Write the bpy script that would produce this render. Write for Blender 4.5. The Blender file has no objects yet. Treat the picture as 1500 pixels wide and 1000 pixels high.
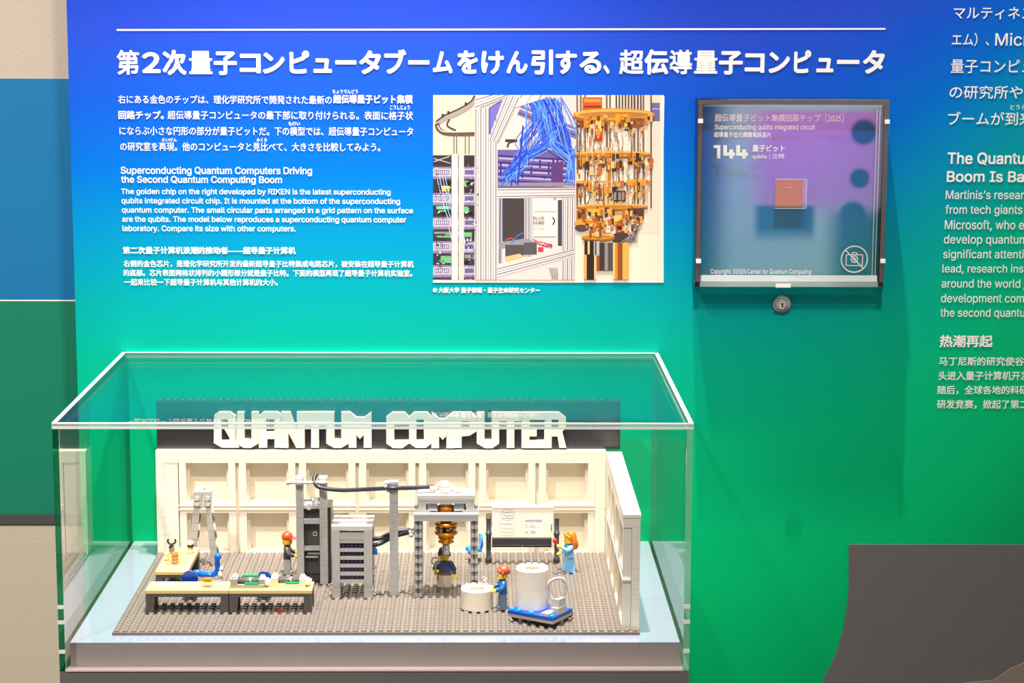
import bpy, math, random
import numpy as np
from mathutils import Vector, Matrix, geometry
R = math.radians
random.seed(7)
sc = bpy.context.scene
COL = sc.collection

# ------------------------------------------------------------------ camera
CX, CZ, CD = 0.0958, 0.5915, 2.2882
FOC, PITCH, YAW, ROLL = 3121.2, 0.16075, 0.01587, -0.00401
cam_d = bpy.data.cameras.new('camera'); cam = bpy.data.objects.new('camera', cam_d); COL.objects.link(cam)
cam_d.sensor_width = 36.0; cam_d.lens = FOC / 1500 * 36.0; cam_d.clip_start = 0.05; cam_d.clip_end = 50
def _ray(a, u):
    c, s = math.cos(-ROLL), math.sin(-ROLL); a, u = a*c - u*s, a*s + u*c
    c, s = math.cos(PITCH), math.sin(PITCH); Y = c + u*s; Z = -s + u*c
    c, s = math.cos(YAW), math.sin(YAW)
    return Vector((a*c + Y*s, -a*s + Y*c, Z))
_f = _ray(0, 0).normalized(); _r = (_ray(1, 0) - _ray(0, 0)).normalized(); _u = (_ray(0, 1) - _ray(0, 0)).normalized()
cam.matrix_world = Matrix(((_r.x, _u.x, -_f.x, CX), (_r.y, _u.y, -_f.y, -CD), (_r.z, _u.z, -_f.z, CZ), (0, 0, 0, 1)))
sc.camera = cam
def fl(px, py, z=0.0):
    d = _ray((px-750)/FOC, -(py-500)/FOC); t = (z - CZ)/d.z
    return CX + t*d.x, -CD + t*d.y
def at(px, py, y=0.0):
    d = _ray((px-750)/FOC, -(py-500)/FOC); t = (y + CD)/d.y
    return CX + t*d.x, CZ + t*d.z

# ------------------------------------------------------------------ light and exposure
sc.view_settings.view_transform = 'Standard'; sc.view_settings.look = 'None'
sc.view_settings.exposure = 1.36; sc.view_settings.gamma = 1.0; sc.view_settings.use_curve_mapping = False
sc.cycles.transparent_max_bounces = 40
sc.cycles.max_bounces = 10
sc.cycles.caustics_reflective = False; sc.cycles.caustics_refractive = False
w = bpy.data.worlds.new('world'); sc.world = w; w.use_nodes = True
w.node_tree.nodes['Background'].inputs[0].default_value = (1.0, 0.965, 0.93, 1)
w.node_tree.nodes['Background'].inputs[1].default_value = 0.17
def area(name, loc, target, size, power, col, spread=180):
    d = bpy.data.lights.new(name, 'AREA'); d.shape = 'DISK'; d.size = size; d.energy = power; d.color = col; d.spread = R(spread)
    o = bpy.data.objects.new(name, d); COL.objects.link(o); o.location = loc
    o.rotation_euler = (Vector(target) - Vector(loc)).to_track_quat('-Z', 'Y').to_euler(); return o
def spot(name, loc, target, power, col, angle, blend=1.0, rad=0.05):
    d = bpy.data.lights.new(name, 'SPOT'); d.energy = power; d.color = col; d.spot_size = R(angle); d.spot_blend = blend; d.shadow_soft_size = rad
    o = bpy.data.objects.new(name, d); COL.objects.link(o); o.location = loc
    o.rotation_euler = (Vector(target) - Vector(loc)).to_track_quat('-Z', 'Y').to_euler(); return o
spot('ceiling_spot_light', (0.05, -0.38, 2.3), (0.0, -0.21, 0.1), 235, (1.0, 0.90, 0.75), 27, 1.0, 0.03)
spot('wall_wash_light', (0.24, -0.28, 2.5), (0.24, -0.02, 0.2), 165, (1.0, 0.96, 0.90), 60, 1.0, 0.014)
spot('front_spot_light', (0.20, -2.2, 2.6), (0.10, 0.0, 0.30), 98, (1.0, 0.94, 0.85), 34, 1.0, 0.04)
spot('left_wall_light', (-0.9, -1.6, 2.4), (-0.75, 0.3, 0.0), 125, (1.0, 0.95, 0.87), 55, 1.0, 0.05)

# ------------------------------------------------------------------ materials
def lin(c):
    return tuple(((x/255)/12.92 if x/255 <= 0.04045 else ((x/255+0.055)/1.055)**2.4) for x in c)
MATS = {}
def mat(name, rgb, rough=0.35, metal=0.0, var=0.03, spec=0.5, bump=0.0, bscale=400, coat=0.0, trans=0.0, alpha=1.0):
    if name in MATS: return MATS[name]
    m = bpy.data.materials.new(name); m.use_nodes = True; nt = m.node_tree; b = nt.nodes['Principled BSDF']
    c = lin(rgb)
    tc = nt.nodes.new('ShaderNodeTexCoord'); n = nt.nodes.new('ShaderNodeTexNoise'); n.inputs['Scale'].default_value = bscale; n.inputs['Detail'].default_value = 3
    nt.links.new(tc.outputs['Object'], n.inputs['Vector'])
    mx = nt.nodes.new('ShaderNodeMix'); mx.data_type = 'RGBA'
    mx.inputs[6].default_value = (*[x*(1-var) for x in c], 1); mx.inputs[7].default_value = (*[min(1, x*(1+var)) for x in c], 1)
    nt.links.new(n.outputs['Fac'], mx.inputs[0]); nt.links.new(mx.outputs[2], b.inputs['Base Color'])
    b.inputs['Roughness'].default_value = rough; b.inputs['Metallic'].default_value = metal
    b.inputs['Specular IOR Level'].default_value = spec; b.inputs['Coat Weight'].default_value = coat
    b.inputs['Alpha'].default_value = alpha
    if bump:
        bp = nt.nodes.new('ShaderNodeBump'); bp.inputs['Strength'].default_value = bump; bp.inputs['Distance'].default_value = 0.001
        nt.links.new(n.outputs['Fac'], bp.inputs['Height']); nt.links.new(bp.outputs[0], b.inputs['Normal'])
    MATS[name] = m; return m
def clear(name, tint=(255, 255, 255), ior=1.49, diff=0.0, dcol=(255, 255, 255), rough=0.0, scale=1.0):
    """clear plastic: tinted see-through mixed with a fresnel mirror; diff = share of scattering"""
    if name in MATS: return MATS[name]
    m = bpy.data.materials.new(name); m.use_nodes = True; nt = m.node_tree; nt.nodes.clear()
    out = nt.nodes.new('ShaderNodeOutputMaterial'); t = nt.nodes.new('ShaderNodeBsdfTransparent'); g = nt.nodes.new('ShaderNodeBsdfGlossy')
    fr = nt.nodes.new('ShaderNodeFresnel'); ge = nt.nodes.new('ShaderNodeNewGeometry'); mi = nt.nodes.new('ShaderNodeMix'); mi.inputs[2].default_value = ior; mi.inputs[3].default_value = 1/ior
    nt.links.new(ge.outputs['Backfacing'], mi.inputs[0]); nt.links.new(mi.outputs[0], fr.inputs['IOR'])   # thin sheet: the same mirror share on both faces
    t.inputs['Color'].default_value = (*lin(tint), 1); g.inputs['Roughness'].default_value = rough
    a = t.outputs[0]
    if diff:
        d = nt.nodes.new('ShaderNodeBsdfDiffuse'); d.inputs['Color'].default_value = (*lin(dcol), 1)
        x = nt.nodes.new('ShaderNodeMixShader'); x.inputs[0].default_value = diff
        nt.links.new(a, x.inputs[1]); nt.links.new(d.outputs[0], x.inputs[2]); a = x.outputs[0]
    mx = nt.nodes.new('ShaderNodeMixShader')
    nt.links.new(fr.outputs[0], mx.inputs[0]); nt.links.new(a, mx.inputs[1]); nt.links.new(g.outputs[0], mx.inputs[2])
    nt.links.new(mx.outputs[0], out.inputs[0]); MATS[name] = m; return m

# ------------------------------------------------------------------ mesh builder
class MB:
    def __init__(s, sc_=1.0): s.v = []; s.f = []; s.m = []; s.s = []; s.k = sc_
    def add(s, vs, fs, m=0, smooth=False):
        o = len(s.v); s.v += [tuple(p) for p in vs]
        for f in fs: s.f.append([i+o for i in f]); s.m.append(m); s.s.append(smooth)
        return s
    def box(s, x0, x1, y0, y1, z0, z1, m=0):
        if x0 > x1: x0, x1 = x1, x0
        if y0 > y1: y0, y1 = y1, y0
        if z0 > z1: z0, z1 = z1, z0
        return s.add([(x0,y0,z0),(x1,y0,z0),(x1,y1,z0),(x0,y1,z0),(x0,y0,z1),(x1,y0,z1),(x1,y1,z1),(x0,y1,z1)],
              [(0,3,2,1),(4,5,6,7),(0,1,5,4),(1,2,6,5),(2,3,7,6),(3,0,4,7)], m)
    def lathe(s, prof, c=(0,0,0), n=24, axis='z', m=0, caps=True, smooth=True):
        vs = []; fs = []
        for r, h in prof:
            for i in range(n):
                a = 2*math.pi*i/n; p = (r*math.cos(a), r*math.sin(a), h)
                if axis == 'y': p = (p[0], p[2], -p[1])
                elif axis == '-y': p = (p[0], -p[2], p[1])
                elif axis == 'x': p = (p[2], p[0], p[1])
                vs.append((p[0]+c[0], p[1]+c[1], p[2]+c[2]))
        k = len(prof)
        for j in range(k-1):
            for i in range(n): fs.append((j*n+i, j*n+(i+1)%n, (j+1)*n+(i+1)%n, (j+1)*n+i))
        s.add(vs, fs, m, smooth)
        if caps:
            o = len(s.v) - len(vs)
            s.f.append([o+i for i in range(n)][::-1]); s.m.append(m); s.s.append(False)
            s.f.append([o+(k-1)*n+i for i in range(n)]); s.m.append(m); s.s.append(False)
        return s
    def cyl(s, c, r, h, axis='z', n=16, m=0, r2=None): return s.lathe([(r, 0), (r if r2 is None else r2, h)], c, n, axis, m)
    def ball(s, c, r, m=0, n=16, sq=(1,1,1)):
        vs = []; o = len(s.v); k = n//2
        s.lathe([(max(r*math.sin(math.pi*j/k), r*0.02), -r*math.cos(math.pi*j/k)) for j in range(k+1)], (0,0,0), n, 'z', m)
        for i in range(o, len(s.v)):
            p = s.v[i]; s.v[i] = (p[0]*sq[0]+c[0], p[1]*sq[1]+c[1], p[2]*sq[2]+c[2])
        return s
    def ring(s, c, ro, ri, h, axis='z', n=28, m=0):
        return s.lathe([(ri,0),(ro,0),(ro,h),(ri,h),(ri,0)], c, n, axis, m, caps=False, smooth=False)
    def tube(s, pts, r, n=8, m=0):
        P = [Vector(p) for p in pts]; vs = []; fs = []; up = None
        for i, p in enumerate(P):
            t = (P[min(i+1, len(P)-1)] - P[max(i-1, 0)]).normalized()
            if up is None: up = t.orthogonal().normalized()
            up = (up - t*up.dot(t)).normalized(); w_ = t.cross(up)
            rr = r[i] if isinstance(r, (list, tuple)) else r
            for k in range(n):
                a = 2*math.pi*k/n; vs.append(p + up*math.cos(a)*rr + w_*math.sin(a)*rr)
        for j in range(len(P)-1):
            for k in range(n): fs.append((j*n+k, j*n+(k+1)%n, (j+1)*n+(k+1)%n, (j+1)*n+k))
        s.add(vs, fs, m, True)
        o = len(s.v)-len(vs); s.f.append([o+i for i in range(n)][::-1]); s.m.append(m); s.s.append(False)
        s.f.append([o+(len(P)-1)*n+i for i in range(n)]); s.m.append(m); s.s.append(False); return s
    def prism(s, loops, y0, y1, m=0, mside=None):
        """polygon in x,z (first loop outer, others holes) pushed from y0 to y1"""
        if not isinstance(loops[0][0], (tuple, list)): loops = [loops]
        tri = geometry.tessellate_polygon([[Vector((p[0], p[1], 0)) for p in l] for l in loops])
        flat = [p for l in loops for p in l]; n = len(flat)
        vs = [(p[0], y0, p[1]) for p in flat] + [(p[0], y1, p[1]) for p in flat]
        s.add(vs, [tuple(t) for t in tri] + [tuple(i+n for i in t)[::-1] for t in tri], m)
        o = len(s.v) - len(vs); k = 0
        for l in loops:
            for i in range(len(l)):
                a, b = k+i, k+(i+1) % len(l)
                s.f.append([o+a, o+b, o+b+n, o+a+n]); s.m.append(m if mside is None else mside); s.s.append(False)
            k += len(l)
        return s
    def xf(s, M, start=0):
        for i in range(start, len(s.v)): s.v[i] = tuple(M @ Vector(s.v[i]))
        return s
def smoothpts(P, k=6):
    P = [Vector(p) for p in P]; out = []
    for i in range(len(P)-1):
        a, b, c, d = P[max(i-1,0)], P[i], P[i+1], P[min(i+2, len(P)-1)]
        for j in range(k):
            t = j/k; out.append(0.5*((2*b)+(c-a)*t+(2*a-5*b+4*c-d)*t*t+(3*b-a-3*c+d)*t**3))
    return out + [P[-1]]
def mesh(name, mb, mats):
    me = bpy.data.meshes.new(name); k = mb.k
    me.from_pydata([(a*k, b*k, c*k) for a, b, c in mb.v], [], mb.f)
    for m in (mats if isinstance(mats, (list, tuple)) else [mats]): me.materials.append(m)
    me.polygons.foreach_set('material_index', mb.m); me.polygons.foreach_set('use_smooth', mb.s)
    me.update(); return me
def link(name, me, parent=None, loc=None, rot=None):
    o = bpy.data.objects.new(name, me); COL.objects.link(o)
    if parent is not None: o.parent = parent
    if loc: o.location = loc
    if rot: o.rotation_euler = rot
    return o
def obj(name, mb, mats, parent=None, loc=None, rot=None, fix=True):
    me = mesh(name, mb, mats)
    if fix:
        import bmesh
        b = bmesh.new(); b.from_mesh(me); bmesh.ops.recalc_face_normals(b, faces=b.faces); b.to_mesh(me); b.free()
    return link(name, me, parent, loc, rot)
def tag(o, label=None, cat=None, group=None, kind=None):
    if label: o['label'] = label
    if cat: o['category'] = cat
    if group: o['group'] = group
    if kind: o['kind'] = kind
    return o
def thing(name, label, cat, loc=(0,0,0), rz=0, group=None):
    o = bpy.data.objects.new(name, None); COL.objects.link(o); o.empty_display_size = 0.01
    o.location = loc; o.rotation_euler = (0, 0, rz); return tag(o, label, cat, group)
B = lambda *a: MB(.001).box(*a)

WHITE = mat('white_plastic', (240, 231, 212), 0.32)
GREY = mat('light_grey_plastic', (170, 168, 166), 0.35)
DGREY = mat('dark_grey_plastic', (82, 78, 76), 0.35)
BLACK = mat('black_plastic', (38, 36, 38), 0.35)
TAN = mat('tan_plastic', (222, 190, 122), 0.35)
BLUE = mat('blue_plastic', (0, 70, 180), 0.3)
LBLUE = mat('bright_blue_plastic', (10, 130, 225), 0.25)
GREEN = mat('green_plastic', (0, 158, 96), 0.35)
GOLD = mat('gold_metallic', (225, 150, 40), 0.25, 0.75)
AMBER = mat('amber_plastic', (206, 120, 18), 0.2)
SILVER = mat('silver_metal', (205, 205, 210), 0.25, 0.9)
YELLOW = mat('yellow_plastic', (242, 196, 20), 0.35)
INK = mat('white_ink', (246, 238, 232), 0.6, var=0.01)

# ------------------------------------------------------------------ text
_fc = bpy.data.curves.new('font_source', 'FONT'); _fo = bpy.data.objects.new('font_source', _fc)
_fc.resolution_u = 3; COL.objects.link(_fo)
_base_font = _fc.font
_latin = _base_font
try:
    import os
    _fp = os.path.join(bpy.utils.system_resource('DATAFILES', path='fonts'), 'Inter.woff2')   # Blender's own interface font
    if os.path.exists(_fp): _latin = bpy.data.fonts.load(_fp)
except Exception: pass
def glyphs(text, bold=0.0, space=1.0):
    """outline of a text; bold strokes are made by laying shifted copies over each other"""
    _fc.font = _latin if all(ord(c) < 128 or c == '’' for c in text) else _base_font
    _fc.body = text; _fc.size = 1.0; _fc.space_character = space
    bpy.context.view_layer.update()
    me = _fo.evaluated_get(bpy.context.evaluated_depsgraph_get()).to_mesh()
    v = [(p.co.x, p.co.y, 0) for p in me.vertices]; f = [list(p.vertices) for p in me.polygons]
    _fo.to_mesh_clear()
    if bold > 0 and v:
        n = len(v); k = 8 if bold > 0.02 else 4; V = []; F = []
        for j in range(k):
            a = 2*math.pi*(j+.5)/k
            V += [(p[0]+bold*math.cos(a), p[1]+bold*math.sin(a), j*1.5e-5) for p in v]; F += [[i+j*n for i in q] for q in f]
        return V, F
    return v, f
def place_text(mb, text, x0, x1, yt, yb, yp, bold=0.0, prefix=None, m=0, keep=None):
    """fit the text's outline box to the rectangle at depth yp given in photograph coordinates"""
    v, f = glyphs(text, bold)
    if not v: return
    pv = glyphs(prefix, bold)[0] if prefix else v
    ax0, ax1 = min(p[0] for p in pv), max(p[0] for p in pv); ay0, ay1 = min(p[1] for p in v), max(p[1] for p in v)
    if keep: ay0, ay1 = keep
    ym = (yt+yb)/2; X0, _ = at(x0, ym, yp); X1, _ = at(x1, ym, yp)
    _, Zt0 = at(x0, yt, yp); _, Zb0 = at(x0, yb, yp); sx = (X1-X0)/(ax1-ax0); sz = (Zt0-Zb0)/(ay1-ay0)
    mb.add([(X0+(p[0]-ax0)*sx, yp-p[2], Zb0+(p[1]-ay0)*sz) for p in v], f, m)
def text_obj(name, items, mats, parent, yp):
    mb = MB()
    for it in items:
        it = dict(it) if isinstance(it, dict) else dict(zip(('text','x0','x1','yt','yb','bold','prefix'), it))
        place_text(mb, it['text'], it['x0'], it['x1'], it['yt'], it['yb'], yp, it.get('bold', 0.0), it.get('prefix'))
    return obj(name, mb, mats, parent, fix=False)

# ------------------------------------------------------------------ setting
def panel_material():
    m = bpy.data.materials.new('printed_gradient'); m.use_nodes = True; nt = m.node_tree; b = nt.nodes['Principled BSDF']; L = nt.links.new
    g = nt.nodes.new('ShaderNodeNewGeometry'); sp = nt.nodes.new('ShaderNodeSeparateXYZ'); L(g.outputs['Position'], sp.inputs[0])
    def math_(op, a, c, d=None):
        n = nt.nodes.new('ShaderNodeMath'); n.operation = op
        for i, q in enumerate((a, c, d)):
            if q is None: continue
            if isinstance(q, (int, float)): n.inputs[i].default_value = q
            else: L(q, n.inputs[i])
        return n.outputs[0]
    # the print's colour runs from blue at the top to green below, sooner towards the right
    dx = math_('MAXIMUM', math_('SUBTRACT', sp.outputs[0], 0.36), 0.0)
    sh = math_('MULTIPLY', math_('POWER', dx, 2.0), 1.6)
    t = math_('SUBTRACT', sp.outputs[2], sh)
    t = math_('MULTIPLY_ADD', t, 1/0.9, 0.25/0.9)   # z -0.25..0.65 -> 0..1
    cr = nt.nodes.new('ShaderNodeValToRGB'); L(t, cr.inputs[0])
    stops = [(-0.25,(0,146,82)),(-0.05,(0,176,104)),(0.10,(0,176,118)),(0.20,(0,166,136)),(0.27,(0,152,158)),(0.335,(0,134,182)),(0.41,(0,104,200)),(0.48,(18,84,200)),(0.56,(40,70,192)),(0.62,(22,62,180))]
    e = cr.color_ramp.elements
    for i, (z, c) in enumerate(stops):
        el = e[i] if i < 2 else e.new(1.0)
        el.position = (z+0.25)/0.9; el.color = (*lin(c), 1)
    n = nt.nodes.new('ShaderNodeTexNoise'); n.inputs['Scale'].default_value = 900; L(g.outputs['Position'], n.inputs['Vector'])
    bp = nt.nodes.new('ShaderNodeBump'); bp.inputs['Strength'].default_value = 0.05; bp.inputs['Distance'].default_value = 0.0005; L(n.outputs['Fac'], bp.inputs['Height']); L(bp.outputs[0], b.inputs['Normal'])
    L(cr.outputs[0], b.inputs['Base Color']); b.inputs['Roughness'].default_value = 0.5; b.inputs['Specular IOR Level'].default_value = 0.08
    return m
PANEL = panel_material()
wall = tag(obj('wall_back', MB().box(-0.3405, 1.9, 0, 0.035, -0.8, 1.6), PANEL), 'blue to green printed graphic wall behind both display cases', kind='structure')
foot = [at(1243, 797), at(1243, 860), at(1240, 890), at(1234, 925), at(1225, 955), at(1212, 984), at(1201, 1003), (0.466, -0.20), (0.44, -0.24), (1.9, -0.24), (1.9, at(1243, 797)[1])]
tag(obj('trim_1', MB().prism(foot, -0.0012, -0.0001), mat('footer_grey_vinyl', (96, 90, 88), 0.6, bscale=60, var=.06)), 'dark grey printed footer with a curved left end low on the wall', kind='structure')
tag(obj('trim_2', MB().prism([at(1375,1003), at(1455,995), at(1480,978), at(1510,965), at(1700,965), at(1700,1060), at(1375,1060)], -0.0022, -0.0013), mat('footer_beige', (128, 112, 100), 0.6)), 'beige shape rising at the foot of the grey footer', kind='structure')
# recessed wall to the left, 30 cm further back
YL = 0.30
zl = [at(0, p, YL)[1] for p in (115, 438.5, 440.5, 752, 766)]
PLASTER = mat('beige_plaster', (205, 188, 168), 0.8, bump=0.4, bscale=260, var=.05)
tag(obj('wall_left', MB().box(-2.2, -0.29, YL, YL+.05, -0.8, 1.6), PLASTER), 'recessed beige plaster wall left of the graphic panel', kind='structure')
tag(obj('trim_3', MB().box(-2.2, -0.29, YL-.002, YL-.0001, zl[1], zl[0]), mat('band_blue', (0, 118, 174), 0.6, var=.05, bscale=8)), 'blue printed band on the recessed wall', kind='structure')
tag(obj('trim_4', MB().box(-2.2, -0.29, YL-.0022, YL-.0002, zl[2], zl[1]), INK), 'thin white line under the blue band', kind='structure')
tag(obj('trim_5', MB().box(-2.2, -0.29, YL-.002, YL-.0001, zl[3], zl[2]), mat('band_green', (0, 128, 96), 0.6, var=.05, bscale=8)), 'green printed band on the recessed wall', kind='structure')
tag(obj('trim_6', MB().box(-2.2, -0.29, YL-.003, YL-.0001, zl[4], zl[3]), mat('band_grey', (78, 76, 76), 0.6)), 'grey strip under the green band', kind='structure')
tag(obj('floor', MB().box(-2.2, 1.9, -5.2, 0.35, -0.85, -0.8), mat('floor_carpet', (58, 54, 52), 0.9, bscale=200, var=.1)), 'grey gallery floor', kind='structure')
def reflection_wall_material():
    """shapes made up for mirroring, on an added unseen wall: lilac field, pale ground, dark blobs (seen mirrored in the chip case)"""
    m = bpy.data.materials.new('reflection_wall_colour'); m.use_nodes = True; nt = m.node_tree; b = nt.nodes['Principled BSDF']; L = nt.links.new
    g = nt.nodes.new('ShaderNodeNewGeometry'); sp = nt.nodes.new('ShaderNodeSeparateXYZ'); L(g.outputs['Position'], sp.inputs[0])
    X, Z = sp.outputs[0], sp.outputs[2]
    def ss(v, a, c):
        n = nt.nodes.new('ShaderNodeMapRange'); n.interpolation_type = 'SMOOTHSTEP'; n.inputs[1].default_value = a; n.inputs[2].default_value = c
        if a > c: n.inputs[1].default_value = c; n.inputs[2].default_value = a; n.inputs[3].default_value = 1; n.inputs[4].default_value = 0
        L(v, n.inputs[0]); return n.outputs[0]
    def mul(a, c):
        n = nt.nodes.new('ShaderNodeMath'); n.operation = 'MULTIPLY'; L(a, n.inputs[0]); L(c, n.inputs[1]); return n.outputs[0]
    def mix(f, a, c):
        n = nt.nodes.new('ShaderNodeMix'); n.data_type = 'RGBA'; L(f, n.inputs[0])
        for i, q in ((6, a), (7, c)):
            if isinstance(q, tuple): n.inputs[i].default_value = (*lin(q), 1)
            else: L(q, n.inputs[i])
        return n.outputs[2]
    dark = (34, 66, 84)
    c = mix(ss(X, .88, 1.0), dark, (196, 214, 214))
    c = mix(mul(ss(X, 1.28, 1.38), ss(Z, -.10, -.16)), c, (30, 70, 80))
    c = mix(mul(mul(ss(X, .99, 1.12), ss(X, 1.50, 1.47)), mul(ss(Z, -.19, -.09), ss(Z, .215, .19))), c, (224, 140, 225))
    c = mix(mul(mul(ss(X, 1.04, 1.08), ss(X, 1.28, 1.25)), mul(ss(Z, -.27, -.20), ss(Z, -.115, -.135))), c, (50, 92, 104))
    for bx, bz, r in ((1.43, .13, .045), (1.42, -.03, .035), (1.40, -.155, .045)):
        d = nt.nodes.new('ShaderNodeVectorMath'); d.operation = 'DISTANCE'; L(g.outputs['Position'], d.inputs[0]); d.inputs[1].default_value = (bx, -5.15, bz)
        c = mix(ss(d.outputs['Value'], r*1.25, r*.75), c, dark)
    c = mix(ss(Z, .9, 1.0), c, (60, 58, 60))
    L(c, b.inputs['Base Color']); b.inputs['Roughness'].default_value = .8; return m
tag(obj('wall_added', MB().box(-2.2, 1.9, -5.2, -5.15, -0.8, 2.6), reflection_wall_material()), 'added unseen wall whose lilac and white shapes make the chip case reflection', kind='structure')  # added out of view; its shapes exist only for the case's reflection
area('reflection_helper_light', (1.1, -4.3, 1.9), (1.2, -5.15, -0.1), 0.5, 21, (1, .97, .96), 70)  # added to light that unseen wall so its reflection shows

# ------------------------------------------------------------------ writing on the wall
YT = -0.0004
title = [('第',171,204),('２',208,235),('次',238,273),('量',277,311),('子',313,347),('コ',351,382),('ン',385,417),('ピ',424,453),('ュ',459,486),('ー',491,522),('タ',526,558),('ブ',563,595),('ー',598,629),('ム',634,663),('を',670,700),('け',705,738),('ん',742,773),('引',778,810),('す',814,845),('る',849,881),('、',884,893),('超',907,943),('伝',944,979),('導',981,1014),('量',1017,1051),('子',1053,1088),('コ',1091,1120),('ン',1126,1157),('ピ',1163,1188),('ュ',1196,1221),('ー',1226,1259),('タ',1264,1296)]
tb = MB(); ky = glyphs('第', 0.0)[0]; kk = (min(p[1] for p in ky), max(p[1] for p in ky))
for ch, a, b_ in title:
    yy = 74 if a < 600 else 73.4
    place_text(tb, ch, a, b_, yy, yy+34.5, YT, 0.024 if ch in '第量導超' else 0.04, keep=kk)
obj('title_text', tb, INK, wall, fix=False)
rb = MB(); q0 = at(171, 42.7); q1 = at(1297, 41.0); q2 = at(1297, 43.4); q3 = at(171, 45.1)
rb.add([(q[0], YT, q[1]) for q in (q0, q1, q2, q3)], [(0, 3, 2, 1)]); obj('title_rule', rb, INK, wall, fix=False)
BO = 0.022
lines = [
 ('japanese_text', [('右にある金色のチップは、理化学研究所で開発された最新の',173,486,139,151.5,.008),('超伝導量子ビット集積',488,604.5,138.5,151.5,.032)]),
 ('japanese_text', [('回路チップ。',173.5,240,162,174.5,.032),('超伝導量子コンピュータの最下部に取り付けられる。表面に格子状',245.5,605,162,174.5,.008)]),
 ('japanese_text', [('にならぶ小さな円形の部分が量子ビットだ。下の模型では、超伝導量子コンピュータ',175,605,185,197.8,.008)]),
 ('japanese_text', [('の研究室を再現。他のコンピュータと見比べて、大きさを比較してみよう。',176,557,208,220.8,.008)]),
 ('reading_text', [('ちょうでんどう',487,524,131,137,.02),('こうしじょう',571.5,600,154,160.5,.02),('もけい',422.5,439.5,178,184,.02),('さいげん',237,259,202,207.5,.02),('みくら',376,391,202,207.5,.02)]),
 ('english_heading', [('Superconducting Quantum Computers Driving',177,457,243.8,257.3,.016)]),
 ('english_heading', [('the Second Quantum Computing Boom',177.5,413,257.3,270.3,.016)]),
 ('english_text', [('The golden chip on the right developed by RIKEN is the latest superconducting',177.5,572,276,286.3,.012)]),
 ('english_text', [('qubits integrated circuit chip. It is mounted at the bottom of the superconducting',178,586,289.5,300,.012)]),
 ('english_text', [('quantum computer. The small circular parts arranged in a grid pattern on the surface',178.5,605,303,313.5,.012)]),
 ('english_text', [('are the qubits. The model below reproduces a superconducting quantum computer',179,595,316.5,327,.012)]),
 ('english_text', [('laboratory. Compare its size with other computers.',179.5,433,330,340.5,.012)]),
 ('chinese_heading', [('第二次量子计算机浪潮的推动者——超导量子计算机',180,433,361,371.8,.03)]),
 ('chinese_text', [('右侧的金色芯片，是理化学研究所开发的最新超导量子比特集成电路芯片，被安装在超导量子计算机',181,606,381,391,.018)]),
 ('chinese_text', [('的底部。芯片表面网格状排列的小圆形部分就是量子比特。下面的模型再现了超导量子计算机实验室。',181,604,394.5,404.3,.018)]),
 ('chinese_text', [('一起来比较一下超导量子计算机与其他计算机的大小。',182,407,408,418,.018)]),
 ('photo_credit_text', [('© 大阪大学 量子情報・量子生命研究センター',634,791,420.7,428.7,.028)]),
 ('side_japanese_text', [('マルティネス',1397,1494,10,28,.006,'マルティネ')]),
 ('side_japanese_text', [('エム）、',1394.5,1449,48,67.5,.006),('Microsoft',1458,1497,48,67,.006,'Mic')]),
 ('side_japanese_text', [('量子コンピュータ',1393,1493.5,87,107,.006,'量子コンピ')]),
 ('side_japanese_text', [('の研究所や大学',1391,1498,125,144.5,.006,'の研究所や')]),
 ('side_japanese_text', [('ブームが到来',1389,1491,163.5,183.5,.006,'ブームが到')]),
 ('reading_text', [('とうらい',1480,1512,153.5,160.5,.01)]),
 ('side_heading', [('The Quantum',1388,1501,223,241.5,.02,'The Quantu')]),
 ('side_heading', [('Boom Is Back',1387,1500,250.5,266.5,.02,'Boom Is Ba')]),
 ('side_english_text', [('Martinis’s research',1385.5,1500,278.5,291.5,.004,'Martinis’s resear')]),
 ('side_english_text', [('from tech giants',1384.8,1497.5,300,316.5,.004)]),
 ('side_english_text', [('Microsoft, who en',1384,1500,322,338.5,.004,'Microsoft, who e')]),
 ('side_english_text', [('develop quantum',1382.7,1505,344,360,.004)]),
 ('side_english_text', [('significant attention',1381.7,1499.5,365.3,381.5,.004,'significant attenti')]),
 ('side_english_text', [('lead, research institutes',1380.5,1499,387,401.5,.004,'lead, research ins')]),
 ('side_english_text', [('around the world joining',1379.5,1494.5,408.5,424.5,.004,'around the world')]),
 ('side_english_text', [('development competition',1378.5,1500,430,446,.004,'development com')]),
 ('side_english_text', [('the second quantum',1377.5,1501,451.5,467,.004,'the second quantu')]),
 ('side_chinese_heading', [('热潮再起',1376.5,1454,490.5,508.5,.028)]),
 ('side_chinese_text', [('马丁尼斯的研究使谷歌',1375.5,1500,522.5,535.5,.014,'马丁尼斯的研究使谷')]),
 ('side_chinese_text', [('头进入量子计算机开发',1374.5,1508,543.5,556.5,.014)]),
 ('side_chinese_text', [('随后，全球各地的科研',1373.5,1506,564.5,577.5,.014)]),
 ('side_chinese_text', [('研发竞赛，掀起了第二波',1372.5,1506,585.5,598.5,.014,'研发竞赛，掀起了第二')]),
]
for nm, items in lines: text_obj(nm, items, INK, wall, YT)

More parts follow.
